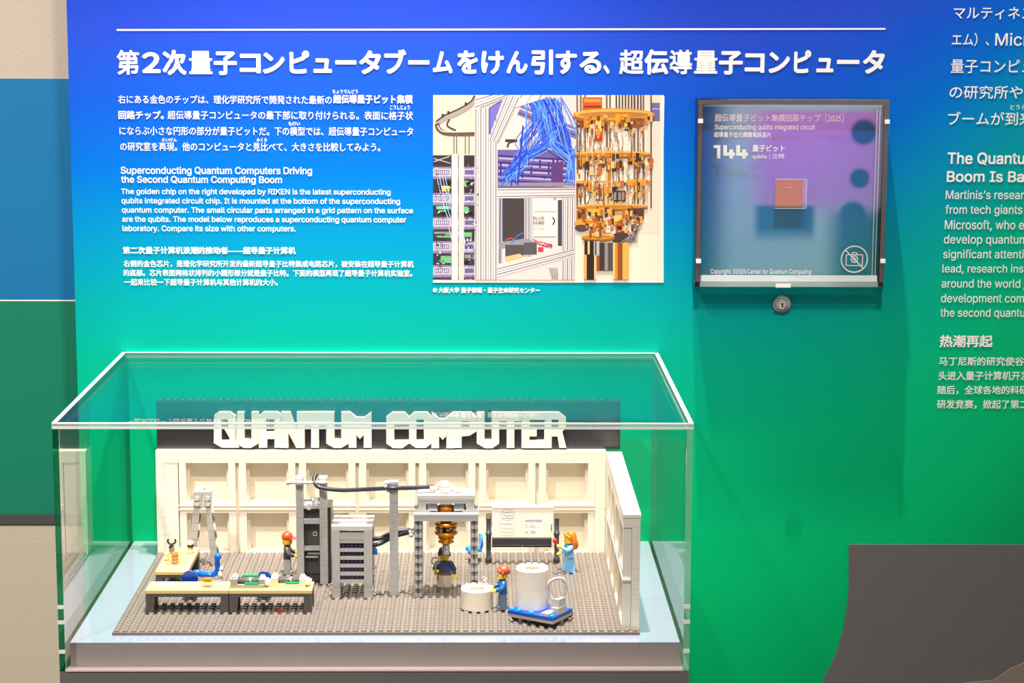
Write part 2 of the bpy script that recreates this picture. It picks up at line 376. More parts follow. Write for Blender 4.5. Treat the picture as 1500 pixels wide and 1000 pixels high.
# ------------------------------------------------------------------ the colour photograph
def build_photo():
    V = []; F = []; C = []; st = [0]; rnd = random.Random(3)
    def pt(x, y, d): X, Z = at(620 + x/3.124, 120 + y/3.124, d); return (X, d, Z)
    def poly(pts, c):
        pts = [(x, min(y, 905) if st[0] else y) for x, y in pts]
        st[0] += 1; d = -0.0005 - st[0]*1.2e-6; o = len(V)
        V.extend(pt(x, y, d) for x, y in pts)
        if len(pts) <= 4: F.append([o+i for i in range(len(pts))]); C.append(c)
        else:
            for t in geometry.tessellate_polygon([[Vector((p[0], p[1], 0)) for p in pts]]): F.append([o+i for i in t]); C.append(c)
    def rect(x0, y0, x1, y1, c): poly([(x0, y0), (x1, y0), (x1, y1), (x0, y1)], c)
    def line(P, w_, c):
        st[0] += 1; d = -0.0005 - st[0]*1.2e-6; o = len(V)
        for i, p in enumerate(P):
            a = P[max(i-1, 0)]; b = P[min(i+1, len(P)-1)]; dx, dy = b[0]-a[0], b[1]-a[1]; l = math.hypot(dx, dy) or 1
            nx, ny = -dy/l*w_/2, dx/l*w_/2; V.append(pt(p[0]+nx, p[1]+ny, d)); V.append(pt(p[0]-nx, p[1]-ny, d))
        for i in range(len(P)-1): F.append([o+2*i, o+2*i+1, o+2*i+3, o+2*i+2]); C.append(c)
    def curve(P, w_, c, k=7): line([(q.x, q.y) for q in smoothpts([(p[0], p[1], 0) for p in P], k)], w_, c)
    def ell(cx, cy, rx, ry, c, n=28): poly([(cx+rx*math.cos(2*math.pi*i/n), cy+ry*math.sin(2*math.pi*i/n)) for i in range(n)], c)
    rect(45, 60, 1100, 918, (250, 240, 228))
    rect(45, 60, 1083, 905, (240, 218, 198))
    rect(690, 60, 1083, 905, (245, 226, 206)); rect(950, 700, 1083, 905, (250, 236, 212)); rect(45, 60, 235, 330, (226, 208, 190))
    rect(1040, 95, 1083, 180, (120, 110, 165)); rect(1040, 120, 1083, 126, (180, 170, 210))
    # left racks
    rect(45, 335, 235, 905, (58, 48, 54))
    for k, y in enumerate((388, 508, 618, 728, 838)):
        rect(45, y, 235, y+56, (140, 124, 158)); rect(45, y+8, 235, y+44, (196, 186, 206)); rect(52, y+15, 118, y+36, (120, 105, 140)); rect(190, y+15, 232, y+36, (112, 100, 150))
        for j in range(7): rect(55+j*9, y+18, 60+j*9, y+33, (210, 205, 225))
        for j in range(9): rect(48+rnd.random()*180, y+60+rnd.random()*40, 52+rnd.random()*190, y+66+rnd.random()*40, rnd.choice([(20, 18, 24), (150, 140, 150), (110, 190, 130), (90, 70, 90)]))
    rect(85, 475, 120, 500, (214, 200, 90)); rect(60, 568, 120, 582, (120, 220, 170))
    rect(45, 335, 130, 370, (60, 52, 56)); line([(48, 350), (125, 372)], 4, (190, 180, 180)); line([(48, 365), (120, 340)], 4, (200, 190, 190))
    for x0, x1, c in ((128, 158, (236, 222, 214)), (160, 186, (222, 206, 200))): rect(x0, 328, x1, 905, c); rect(x0, 328, x0+3, 905, (150, 136, 140))
    for x in (62, 74, 88, 100): curve([(x, 430), (x+20, 520), (x+60, 640), (210, 740+x/3)], 3, (190, 205, 245))
    curve([(110, 640), (140, 740), (190, 775), (235, 770)], 4, (205, 190, 205))
    # cable track at the ceiling
    curve([(60, 190), (100, 165), (160, 140), (215, 105), (240, 70)], 24, (170, 158, 150)); curve([(60, 180), (100, 152), (160, 125), (215, 92), (236, 62)], 7, (70, 56, 50))
    curve([(62, 190), (75, 220), (120, 236), (235, 236)], 22, (100, 82, 72)); curve([(66, 200), (82, 222), (125, 228), (235, 226)], 6, (226, 210, 196)); curve([(120, 170), (110, 200), (150, 222)], 8, (80, 66, 60))
    for x in (84, 110, 190): rect(x, 146-(x-84)*.5, x+10, 162-(x-84)*.5, (50, 40, 38))
    for x in (138, 150, 190, 207): rect(x, 240, x+5, 330, (120, 106, 100))
    # inside of the frame
    rect(340, 60, 700, 485, (228, 210, 205)); rect(340, 310, 695, 485, (112, 92, 158))
    for y in (345, 375, 402, 430, 458): line([(344, y-8), (692, y+12)], 7, (62, 44, 110)); line([(344, y+4), (692, y+22)], 8, (182, 170, 215))
    for x in range(350, 690, 20): rect(x, 352+rnd.random()*95, x+9, 362+rnd.random()*95, (70, 50, 130))
    poly([(585, 375), (640, 360), (640, 478), (585, 478)], (96, 60, 120)); rect(344, 460, 690, 476, (150, 136, 150))
    for x in range(480, 520, 14): rect(x, 110, x+7, 310, (160, 152, 180))
    poly([(430, 150), (450, 105), (705, 210), (700, 262)], (128, 112, 170)); line([(440, 120), (703, 226)], 6, (208, 200, 226)); line([(436, 140), (702, 246)], 5, (66, 54, 104))
    poly([(590, 240), (640, 232), (700, 330), (650, 356)], (84, 74, 140))
    rect(375, 262, 430, 275, (60, 50, 50)); curve([(385, 300), (392, 280), (415, 272)], 9, (70, 60, 60))
    for k in range(120):
        a = rnd.random(); x0 = 470 + 160*rnd.random(); mode = rnd.random()
        col = rnd.choice([(34, 70, 225), (62, 110, 240), (90, 150, 245), (40, 50, 190), (120, 175, 250), (24, 90, 215)])
        if mode < .5:
            curve([(x0, 66+rnd.random()*30), (x0-10+40*a, 160+rnd.random()*40), (x0-60*a, 260+40*rnd.random()), (420+60*a, 330+60*rnd.random()), (346+90*rnd.random(), 400+78*rnd.random())], 2.5+2*rnd.random(), col)
        else:
            curve([(x0, 66+rnd.random()*20), (x0+30+40*a, 190), (x0+60+30*a, 260+40*a), (690-30*rnd.random(), 320+60*a), (650+40*rnd.random(), 400+70*rnd.random())], 2.5+2*rnd.random(), col)
    line([(457, 200), (440, 380), (432, 470)], 8, (52, 60, 190))
    # lower opening
    rect(340, 530, 640, 905, (226, 214, 208)); rect(362, 532, 462, 730, (70, 60, 60)); rect(344, 532, 362, 830, (170, 170, 190)); line([(352, 532), (350, 830)], 4, (50, 60, 90))
    rect(462, 530, 500, 800, (196, 188, 196)); line([(470, 530), (470, 800)], 3, (100, 92, 104)); line([(484, 530), (484, 800)], 3, (110, 100, 110))
    rect(505, 532, 608, 705, (240, 230, 222)); rect(505, 590, 608, 596, (190, 180, 178)); rect(505, 706, 608, 712, (170, 160, 160)); rect(608, 532, 622, 760, (230, 220, 216)); rect(616, 540, 636, 750, (70, 68, 84))
    curve([(592, 618), (601, 636), (592, 654)], 6, (50, 44, 48)); curve([(598, 530), (604, 536), (598, 542)], 4, (60, 50, 54))
    poly([(344, 735), (470, 715), (520, 735), (350, 765)], (150, 146, 156)); rect(375, 745, 460, 800, (84, 76, 74)); poly([(370, 800), (440, 785), (465, 800), (380, 825)], (222, 186, 130)); rect(460, 735, 520, 790, (90, 84, 92))
    for k in range(9): curve([(500+8*k, 715+5*k), (530+7*k, 735+rnd.random()*20), (590, 745+rnd.random()*20)], 3, rnd.choice([(205, 40, 60), (180, 50, 90), (60, 90, 190)]))
    rect(525, 755, 550, 778, (214, 60, 66)); curve([(375, 725), (400, 715), (415, 722)], 6, (215, 60, 66)); curve([(400, 740), (430, 705), (458, 690)], 5, (60, 120, 220))
    for k in range(7): curve([(575+6*k, 850), (585+5*k, 880), (590+4*k, 903)], 2.5, (120, 80, 90))
    # aluminium frame
    def prof(pts, n, dark=(70, 58, 72)):
        (a, b, c, d) = pts; poly(pts, (228, 216, 214))
        for k in range(n):
            t = (k+.5)/n; line([(a[0]+(b[0]-a[0])*t, a[1]+(b[1]-a[1])*t), (d[0]+(c[0]-d[0])*t, d[1]+(c[1]-d[1])*t)], 3.2, dark if k % 2 == 0 else (168, 154, 164))
    prof([(430, 60), (565, 60), (555, 75), (380, 130)], 3)
    prof([(635, 528), (700, 528), (694, 905), (635, 905)], 6)
    prof([(338, 486), (338, 532), (696, 524), (696, 486)], 3)
    prof([(338, 850), (338, 900), (694, 800), (694, 762)], 4)
    prof([(235, 110), (338, 130), (338, 905), (235, 905)], 9)
    prof([(235, 125), (235, 75), (300, 60), (400, 60)], 3); prof([(300, 268), (345, 275), (445, 70), (380, 60)], 5); poly([(305, 120), (360, 85), (305, 240)], (120, 112, 205)); line([(303, 240), (303, 118), (362, 84)], 5, (80, 66, 140))
    # gold refrigerator
    for x in (700, 716, 736, 835, 850, 962, 978, 1003, 1038): rect(x, 60, x+7, 575, (150, 124, 110)); rect(x+5, 60, x+8, 575, (66, 48, 44))
    for k in range(110):
        x = 720+290*rnd.random(); y = 160+380*rnd.random(); curve([(x, y), (x+20*(rnd.random()-.5), y+30), (x+40*(rnd.random()-.5), y+60+40*rnd.random())], 2.2, rnd.choice([(60, 44, 44), (120, 88, 70), (200, 130, 60), (180, 160, 150), (90, 60, 50)]))
    for x in range(880, 1000, 14): rect(x, 60, x+7, 128, (92, 70, 70))
    rect(728, 70, 818, 134, (214, 92, 40)); rect(735, 78, 812, 92, (250, 150, 70)); rect(735, 108, 815, 118, (150, 50, 30))
    def disc(cx, cy, rx, ry, h=9):
        ell(cx, cy+h, rx, ry, (168, 96, 26)); ell(cx, cy, rx, ry, (222, 150, 50)); ell(cx, cy-3, rx*.95, ry*.72, (240, 180, 88)); ell(cx, cy+2, rx*.86, ry*.5, (196, 126, 52))
    disc(872, 148, 188, 28, 12)
    for (x, y, w_, h, c) in [(735,160,40,50,(226,130,30)),(785,175,36,95,(190,64,22)),(880,148,62,50,(244,166,40)),(905,165,30,40,(250,190,80)),(945,165,60,45,(150,84,50)),(700,178,34,28,(110,66,50)),(725,332,48,50,(226,140,40)),(870,325,60,20,(236,160,60)),(940,340,66,36,(206,120,40)),(706,455,62,30,(224,150,50)),(935,450,80,26,(230,150,48)),(832,300,30,270,(232,190,140)),(842,300,9,260,(176,120,60)),(700,402,30,60,(236,206,180)),(800,345,40,40,(120,80,60))]:
        rect(x, y, x+w_, y+h, c)
        for j in range(4): rect(x+rnd.random()*w_*.7, y+rnd.random()*h*.7, x+w_*.3+rnd.random()*w_*.6, y+h*.3+rnd.random()*h*.6, rnd.choice([(250, 200, 110), (130, 70, 30), (200, 110, 30), c]))
    disc(868, 328, 178, 12, 8); rect(700, 452, 770, 462, (230, 160, 60)); rect(780, 452, 860, 460, (214, 150, 80)); rect(930, 446, 1022, 458, (236, 164, 60))
    for x in (790, 802, 814, 856): 
        for j in range(7): rect(x, 470+j*13, x+7, 478+j*13, (40, 34, 36) if j % 2 else (220, 180, 120))
    rect(868, 498, 926, 545, (44, 38, 40)); 
    for x in (874, 892, 910): rect(x, 503, x+10, 540, (150, 140, 140))
    disc(865, 568, 164, 12, 9)
    for (x, y, w_, h, c) in [(700,585,50,60,(206,130,70)),(757,580,60,32,(250,190,70)),(765,620,60,66,(196,104,34)),(790,610,34,60,(130,70,40)),(870,600,46,56,(222,140,60)),(930,578,80,48,(88,60,50)),(880,650,40,50,(190,80,50)),(836,610,20,80,(240,220,200))]:
        rect(x, y, x+w_, y+h, c)
        for j in range(4): rect(x+rnd.random()*w_*.7, y+rnd.random()*h*.7, x+w_*.3+rnd.random()*w_*.6, y+h*.3+rnd.random()*h*.5, rnd.choice([(250, 200, 110), (70, 40, 26), (200, 110, 30), c]))
    poly([(745, 580), (840, 580), (790, 612)], (244, 176, 60)); ell(736, 645, 44, 14, (232, 156, 60)); ell(724, 668, 30, 16, (90, 66, 60)); ell(905, 715, 44, 28, (70, 58, 60)); disc(800, 706, 76, 14, 10)
    for k in range(22): curve([(930+60*rnd.random(), 610), (985-30*rnd.random(), 680), (900+80*rnd.random(), 735)], 2.4, rnd.choice([(70, 60, 70), (190, 170, 170), (150, 130, 130)]))
    for (x0, x1, c) in [(735,748,(232,170,90)),(748,782,(40,26,20)),(782,792,(236,200,150)),(792,806,(160,84,20)),(806,830,(60,50,48)),(830,845,(150,140,136)),(845,868,(84,76,72)),(868,878,(236,196,130)),(878,890,(226,140,30)),(890,912,(150,80,30)),(912,940,(240,180,80))]:
        rect(x0, 735, x1, 904 if x0 < 790 or x0 > 865 else 862, c)
    rect(738, 725, 800, 790, (30, 24, 24)); rect(752, 728, 762, 788, (236, 190, 120)); rect(780, 728, 806, 794, (190, 180, 170)); rect(786, 730, 792, 792, (60, 50, 50))
    gr = [(226, 140, 40), (244, 176, 80), (150, 84, 34), (96, 58, 34), (236, 190, 130), (200, 110, 40), (60, 42, 36)]
    for yl, x0_, x1_ in ((165, 695, 1050), (345, 695, 1040), (470, 700, 1030), (590, 700, 1010), (640, 740, 980)):
        for k in range(46):
            x = x0_+(x1_-x0_)*rnd.random(); y = yl+(rnd.random()-.3)*70; q = 5+14*rnd.random(); rect(x, y, x+q, y+q*(.6+1.8*rnd.random()), rnd.choice(gr))
    for k in range(60):
        x = 700+330*rnd.random(); y = 190+330*rnd.random(); line([(x, y), (x+6*(rnd.random()-.5), y+40+60*rnd.random())], 3, rnd.choice(gr))
    for k in range(90):
        x = rnd.choice((52, 190))+rnd.random()*(60 if rnd.random() < .5 else 38); y = 375+rnd.random()*520; rect(x, y, x+3+6*rnd.random(), y+3+7*rnd.random(), rnd.choice([(30, 26, 30), (170, 160, 190), (90, 78, 110), (225, 220, 235)]))
    me = bpy.data.meshes.new('picture'); me.from_pydata(V, [], F)
    ca = me.color_attributes.new('print', 'FLOAT_COLOR', 'CORNER'); buf = []
    for f, c in zip(F, C): buf += [*[q*.78 for q in lin(c)], 1.0]*len(f)
    ca.data.foreach_set('color', buf)
    m = bpy.data.materials.new('photo_print'); m.use_nodes = True; nt = m.node_tree; b = nt.nodes['Principled BSDF']
    a = nt.nodes.new('ShaderNodeAttribute'); a.attribute_name = 'print'; nt.links.new(a.outputs['Color'], b.inputs['Base Color']); b.inputs['Roughness'].default_value = .5; b.inputs['Specular IOR Level'].default_value = .3
    me.materials.append(m)
    return me, pt
pm, ppt = build_photo()
x0, zt_ = at(634.4, 139.5); x1, zb_ = at(969, 412)
photo = tag(obj('photo_print', MB().box(x0, x1, -0.00045, -0.00005, zb_, zt_), INK), 'colour photo print of blue cables, metal frame and hanging gold cooling tower', 'photograph')
link('picture', pm, photo)
pmb = MB(); place_text(pmb, 'BLUE', 781, 797.3, 317, 321.5, -0.0022, 0.02); place_text(pmb, 'FORS', 781, 797.3, 323.5, 328, -0.0022, 0.02)
obj('picture_lettering', pmb, mat('print_grey', (96, 84, 84), .6), photo, fix=False)

# ------------------------------------------------------------------ chip case on the wall
CLEAR = clear('clear_acrylic')
EDGE = clear('acrylic_edge', (225, 255, 245), diff=0.35, dcol=(250, 255, 250), rough=0.15)  # whitish scatter stands in for light piped out at the edges
TOPBAR = clear('dim_reflection_bar', (190, 180, 176), diff=0.12, dcol=(90, 76, 72), rough=0.02)  # clear bar; the darkness it mirrors is put into its tint
CARD = clear('acrylic_card', (252, 252, 255), diff=0.03, dcol=(200, 205, 225))
DARKBAR = clear('dark_reflection_bar', (90, 80, 78), diff=0.5, dcol=(62, 52, 50), rough=0.02)  # clear acrylic; its dark brown reflections are put into the colour
XA, XB, ZA, ZB, YC = 0.3272, 0.5298, 0.2848, 0.4850, -0.030
case2 = thing('chip_display_case', 'clear square acrylic case with locked cover mounted on the blue wall', 'display case', ((XA+XB)/2, -0.0003, ZA))
ox, oz = (XA+XB)/2, ZA
def C2(*a): x0, x1, y0, y1, z0, z1 = a; return MB().box(x0-ox, x1-ox, y0+.0003, y1+.0003, z0-oz, z1-oz)
tk = 0.0055
obj('front_panel', C2(XA, XB, YC, YC+.003, ZA, ZB), CLEAR, case2)
obj('side_panel', C2(XA, XA+tk, YC+.0031, -.0004, ZA, ZB), DARKBAR, case2)
obj('side_panel', C2(XB-tk, XB, YC+.0031, -.0004, ZA, ZB), DARKBAR, case2)
obj('top_panel', C2(XA+tk+.0001, XB-tk-.0001, YC+.0031, -.0004, ZB-tk, ZB), [TOPBAR], case2)
obj('top_edge', C2(XA, XB, YC-.0002, YC-.0001, ZB-tk, ZB-.001), mat('dark_reflection_edge', (84, 66, 60), .2), case2)  # thin sheet painted with the dark reflection on the clear bar
for x_ in (XA+.0005, XB-tk+.0005): obj('side_edge', C2(x_, x_+tk-.001, YC-.0002, YC-.0001, ZA+tk, ZB-tk-.0001), mat('dark_reflection_edge', (84, 66, 60), .2), case2)  # same dark reflection painted along the side bars
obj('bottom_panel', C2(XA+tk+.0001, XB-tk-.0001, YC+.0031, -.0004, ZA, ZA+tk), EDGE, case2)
card = obj('back_card', C2(XA+tk+.001, XB-tk-.001, -.022, -.0195, ZA+tk+.0015, ZB-tk-.001), CARD, case2)
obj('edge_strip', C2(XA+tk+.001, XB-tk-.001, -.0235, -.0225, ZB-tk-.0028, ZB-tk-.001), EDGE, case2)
obj('edge_strip', C2(XA+tk+.001, XB-tk-.001, -.0262, -.0225, ZA+tk+.0001, ZA+tk+.0062), mat('painted_edge_glow', (250, 252, 250), .3), case2)  # glow of the card's bottom edge, painted as a white strip
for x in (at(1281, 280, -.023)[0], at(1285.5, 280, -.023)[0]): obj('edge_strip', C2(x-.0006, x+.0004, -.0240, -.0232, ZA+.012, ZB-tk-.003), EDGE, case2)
FAST = mat('clear_white_joint', (245, 238, 232), .25)
for px, py in ((1026, 177), (1299.5, 178), (1023, 382), (1293, 382)):
    x, z = at(px, py, -.0302); obj('joint', C2(x-.0026, x+.0026, -.0318, -.0301, z-.0022, z+.0022), FAST, case2)
x, z = at(1147, 418, -.0302); obj('joint', C2(x-.008, x+.008, -.0318, -.0301, z-.002, z+.0018), FAST, case2)
YI = -0.0226
def world_child(name, mb, m, parent, inv):
    for i, p in enumerate(mb.v): mb.v[i] = (p[0]-inv[0], p[1]-inv[1], p[2]-inv[2])
    return obj(name, mb, m, parent, fix=False)
inv = (ox, -0.0003, oz)
DUSTY = mat('dusty_pink_ink', (214, 190, 196), .6)
def ctext(name, items, m):
    mb = MB()
    for t, a, b_, c, d, bo in items: place_text(mb, t, a, b_, c, d, YI, bo)
    world_child(name, mb, m, case2, inv)
ctext('title_text', [('超伝導量子ビット集積回路チップ［2025］', 1047, 1236, 166.5, 178, .03)], DUSTY)
ctext('english_text', [('Superconducting qubits integrated circuit', 1047, 1194, 182, 191.5, .012)], INK)
ctext('chinese_text', [('超導量子位元積體電路晶片', 1046, 1129.5, 193, 201, .022)], INK)
mb = MB()
def stroke_rects(ch, x0, y0, sx, sy):
    S = {'1': [[(0,0),(.75,0),(.75,1),(.38,1),(.38,.22),(0,.22)]],
         '4': [[(0,0),(.32,0),(.32,.55),(.52,.55),(.52,.32),(.84,.32),(.84,.55),(1,.55),(1,.8),(.84,.8),(.84,1),(.52,1),(.52,.8),(0,.8)]]}[ch]
    for P in S:
        pts = [at(x0+px*sx, y0+py*sy, YI) for px, py in P]; o = len(mb.v)
        mb.v += [(p[0], YI, p[1]) for p in pts]
        for t in geometry.tessellate_polygon([[Vector((p[0], p[1], 0)) for p in pts]]): mb.f.append([o+i for i in t]); mb.m.append(0); mb.s.append(False)
stroke_rects('1', 1045.5, 212.5, 13, 19.5); stroke_rects('4', 1059.5, 212.5, 17, 19.5); stroke_rects('4', 1078.5, 212.5, 17, 19.5)
world_child('number_text', mb, INK, case2, inv)
ctext('unit_text', [('量子ビット', 1102, 1149.5, 212, 222, .03), ('qubits | 比特', 1102, 1149, 224.5, 233.5, .02)], INK)
ctext('copyright_text', [('Copyright: RIKEN Center for Quantum Computing', 1041, 1188, 393.5, 402.5, .008)], INK)
icx, icz = at(1251.5, 379.5, YI)
def iconmb():
    m_ = MB(); s_ = 0.0147
    def ringp(r0, r1, n=40):
        o = len(m_.v)
        for i in range(n):
            a = 2*math.pi*i/n; m_.v += [(icx+r0*math.cos(a), YI, icz+r0*math.sin(a)), (icx+r1*math.cos(a), YI, icz+r1*math.sin(a))]
        for i in range(n):
            j = (i+1) % n; m_.f.append([o+2*i, o+2*i+1, o+2*j+1, o+2*j]); m_.m.append(0); m_.s.append(False)
    def ln(a, b, w_=.0011):
        d = Vector(b)-Vector(a); n = Vector((-d.y, d.x)).normalized()*w_/2; P = [Vector(a)+n, Vector(b)+n, Vector(b)-n, Vector(a)-n]
        m_.k2 = getattr(m_, 'k2', 0)+1; m_.add([(icx+p.x, YI-m_.k2*1.5e-5, icz+p.y) for p in P], [(0, 1, 2, 3)])
    ringp(s_-.0013, s_); ringp(.0030, .0041); ringp(.0011, .0019)
    c = [(-.0088, -.0068), (.0088, -.0068), (.0088, .0048), (-.0088, .0048)]
    for i in range(4): ln(c[i], c[(i+1) % 4], .0010)
    ln((-.003, .0048), (-.002, .0072), .001); ln((-.002, .0072), (.002, .0072), .001); ln((.002, .0072), (.003, .0048), .001)
    ln((-.0098, .0098), (.0098, -.0098), .0013); return m_
world_child('no_camera_sign', iconmb(), INK, case2, inv)
ca, cb = at(1136, 263.5, YI), at(1175, 302.5, YI)
chip = thing('gold_chip', 'small square gold chip on clear plate in the middle of wall case', 'chip', ((ca[0]+cb[0])/2, -0.0228, cb[1]))
cw, chh = cb[0]-ca[0], ca[1]-cb[1]
obj('chip_die', MB().box(-cw/2, cw/2, -.0012, 0, 0, chh), mat('chip_gold', (200, 124, 10), .5, .1, bscale=1500, var=.12), chip)
obj('glass_plate', MB().box(-cw/2-.0004, cw/2+.0045, .00005, .0011, -.0022, chh+.0012), clear('chip_plate_glass', (235, 240, 250), diff=.15), chip)
fr = MB(); a, b_, c, d = -cw/2-.0004, cw/2+.0045, -.0022, chh+.0012
for q in ((a, b_, c, c+.0005), (a, b_, d-.0005, d), (b_-.0005, b_, c, d)): fr.box(q[0], q[1], -.0006, 0, q[2], q[3])
obj('plate_edge', fr, INK, chip)
mk = MB()
for i in range(4): mk.box(-.0035+i*.002, -.0022+i*.002, -.0014, -.0012, chh*.72, chh*.72+.0005)
obj('chip_mark', mk, INK, chip)
lx, lz = at(1145.2, 445, 0)
lock = thing('cam_lock', 'round chrome key lock under the square acrylic case', 'lock', (lx, -.0001, lz))
obj('lock_body', MB().lathe([(.0100, 0), (.0102, .002), (.0092, .0032), (.0076, .0034)], (0, 0, 0), 32, '-y'), mat('brushed_chrome', (190, 178, 168), .3, .85), lock)
obj('lock_core', MB().lathe([(.0070, .0034), (.0068, .0046), (.0045, .0048), (.004, .0046)], (0, 0, 0), 32, '-y'), mat('lock_core_chrome', (214, 202, 192), .25, .85), lock)
kh = MB().cyl((0, -.0052, .0006), .0012, .0004, 'y', 16); kh.v = [(p[0], p[1]+.0004, p[2]) for p in kh.v]
kh.box(-.0006, .0006, -.0052, -.0048, -.0034, .0006); obj('keyhole', kh, BLACK, lock)

# ------------------------------------------------------------------ plinth, base board, big acrylic case
XL, XR, YF, ZT, ZBt = -0.2906, 0.2913, -0.3886, 0.2081, -0.0256
tag(obj('display_plinth', MB().box(XL, XR, YF, -.0003, -0.8, ZBt-.0001), mat('plinth_grey_metal', (112, 104, 102), .45, bscale=120, var=.04)), 'dark grey plinth carrying the large clear display case', 'plinth')
base = thing('base_board', 'pale glossy board with brushed metal front under the studded baseplate', 'board', (0, -.374/2, ZBt))
b0 = obj('board_body', MB().box(XL+.0075, XR-.0075, -.187, .1866, 0, -.0033-ZBt), mat('base_brushed_front', (178, 164, 160), .35, .2, bscale=80, var=.05), base)
obj('board_top', MB().box(XL+.0075, XR-.0075, -.1871, .1866, -.0033-ZBt, -.0028-ZBt), mat('base_gloss_top', (138, 147, 165), .12, spec=.9, coat=.6, var=.01), base)
T = 0.0055
acr = thing('acrylic_display_case', 'large clear rectangular acrylic cover over the brick laboratory model', 'display case', (0, YF/2, ZBt))
def CA(x0, x1, y0, y1, z0, z1): 
    """slab: faces clear, narrow sides polished edge"""
    m_ = MB().box(x0, x1, y0-YF/2, y1-YF/2, z0-ZBt, z1-ZBt); d = [abs(x1-x0), abs(y1-y0), abs(z1-z0)]; k = d.index(min(d))
    nx = {0: (0,0,1), 1: (0,0,1)}
    axis = [2, 2, 1, 0, 1, 0]
    m_.m = [0 if axis[i] == k else 1 for i in range(6)]; return m_
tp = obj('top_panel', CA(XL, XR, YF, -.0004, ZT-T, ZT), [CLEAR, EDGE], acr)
LIT = clear('edge_highlight_white', (235, 255, 248), diff=0.82, dcol=(250, 252, 246), rough=0.1)  # pale strips painted for the highlights along the top panel's chamfers
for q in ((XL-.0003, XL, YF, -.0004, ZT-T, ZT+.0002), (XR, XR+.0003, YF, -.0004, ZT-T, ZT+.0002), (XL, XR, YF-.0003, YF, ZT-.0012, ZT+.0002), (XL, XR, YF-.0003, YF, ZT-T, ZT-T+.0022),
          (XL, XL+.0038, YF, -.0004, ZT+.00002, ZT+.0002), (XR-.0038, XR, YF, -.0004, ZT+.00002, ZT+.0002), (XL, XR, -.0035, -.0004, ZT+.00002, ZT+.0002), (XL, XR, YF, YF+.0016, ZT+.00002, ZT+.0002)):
    obj('edge_highlight', MB().box(q[0], q[1], q[2]-YF/2, q[3]-YF/2, q[4]-ZBt, q[5]-ZBt), LIT, tp)
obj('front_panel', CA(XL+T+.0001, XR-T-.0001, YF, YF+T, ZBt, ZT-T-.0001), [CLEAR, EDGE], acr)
GE = clear('acrylic_side_edge', (60, 165, 125), diff=0.14, dcol=(30, 110, 84), rough=0.05)
for x in (XL, XR-T):
    sp_ = obj('side_panel', CA(x, x+T, YF, -.0004, ZBt, ZT-T-.0001), [CLEAR, GE if x < 0 else clear('acrylic_clear_edge', (200, 248, 232), diff=0.22, dcol=(215, 245, 232), rough=0.05)], acr)  # both panes one acrylic; their different edge light is put into the colours
    for z in (.034, .0195, -.0085): obj('joint', MB().box(x-.0002, x+T+.0002, YF-YF/2-.0006, YF-YF/2+.002, z-ZBt, z-ZBt+.0035), FAST, sp_)
obj('bottom_rim', CA(XL+T, XR-T, YF-.0008, YF-.0001, ZBt, ZBt+.0022), mat('rim_highlight', (236, 214, 206), .3), acr)  # pinkish highlight on the lower lip, painted as a strip

# ------------------------------------------------------------------ studded baseplate
HX = 0.248; YB0 = -0.3515
U = 8.0
plate = thing('studded_baseplate', 'grey studded baseplate forming the floor of the brick laboratory', 'baseplate', (0, YB0, -.0028))
obj('plate', MB(.001).box(-248, 248, 0, 320, 0, 2.8), mat('baseplate_grey', (112, 104, 98), .3), plate)
def studmb(mb, x, y, z, r=2.45, h=2.1, n=12, m=0):
    vs = [(x+r*math.cos(2*math.pi*i/n), y+r*math.sin(2*math.pi*i/n), z+k*h) for k in (0, 1) for i in range(n)]
    mb.add(vs, [(i, (i+1) % n, n+(i+1) % n, n+i) for i in range(n)], m, True); o = len(mb.v)-2*n
    mb.f.append([o+n+i for i in range(n)]); mb.m.append(m); mb.s.append(False)
sm = MB(.001)
for j in range(36):
    for i in range(62):
        if i >= 60 and j >= 1: continue
        studmb(sm, -248+4+i*8, 4+j*8, 2.8)
tag(obj('studs', sm, MATS['baseplate_grey'], plate), kind='stuff')

# helpers in millimetres on the baseplate: origin x centre, y front edge (positive = back), z plate surface
def W(x, y, z=0): return (x/1000, YB0 + y/1000, z/1000)
def brickmesh(lx, ly, lz, g=.08): return MB(.001).box(g, lx-g, g*.5, ly-g*.5, g, lz-g)
_bc = {}
def brick(parent, x, y, z, lx, ly, lz, m, name='brick', org=(0, 0, 0)):
    k = (lx, ly, lz, m.name)
    if k not in _bc: _bc[k] = mesh(name, brickmesh(lx, ly, lz), m)
    return link(name, _bc[k], parent, ((x-org[0])/1000, (y-org[1])/1000, (z-org[2])/1000))

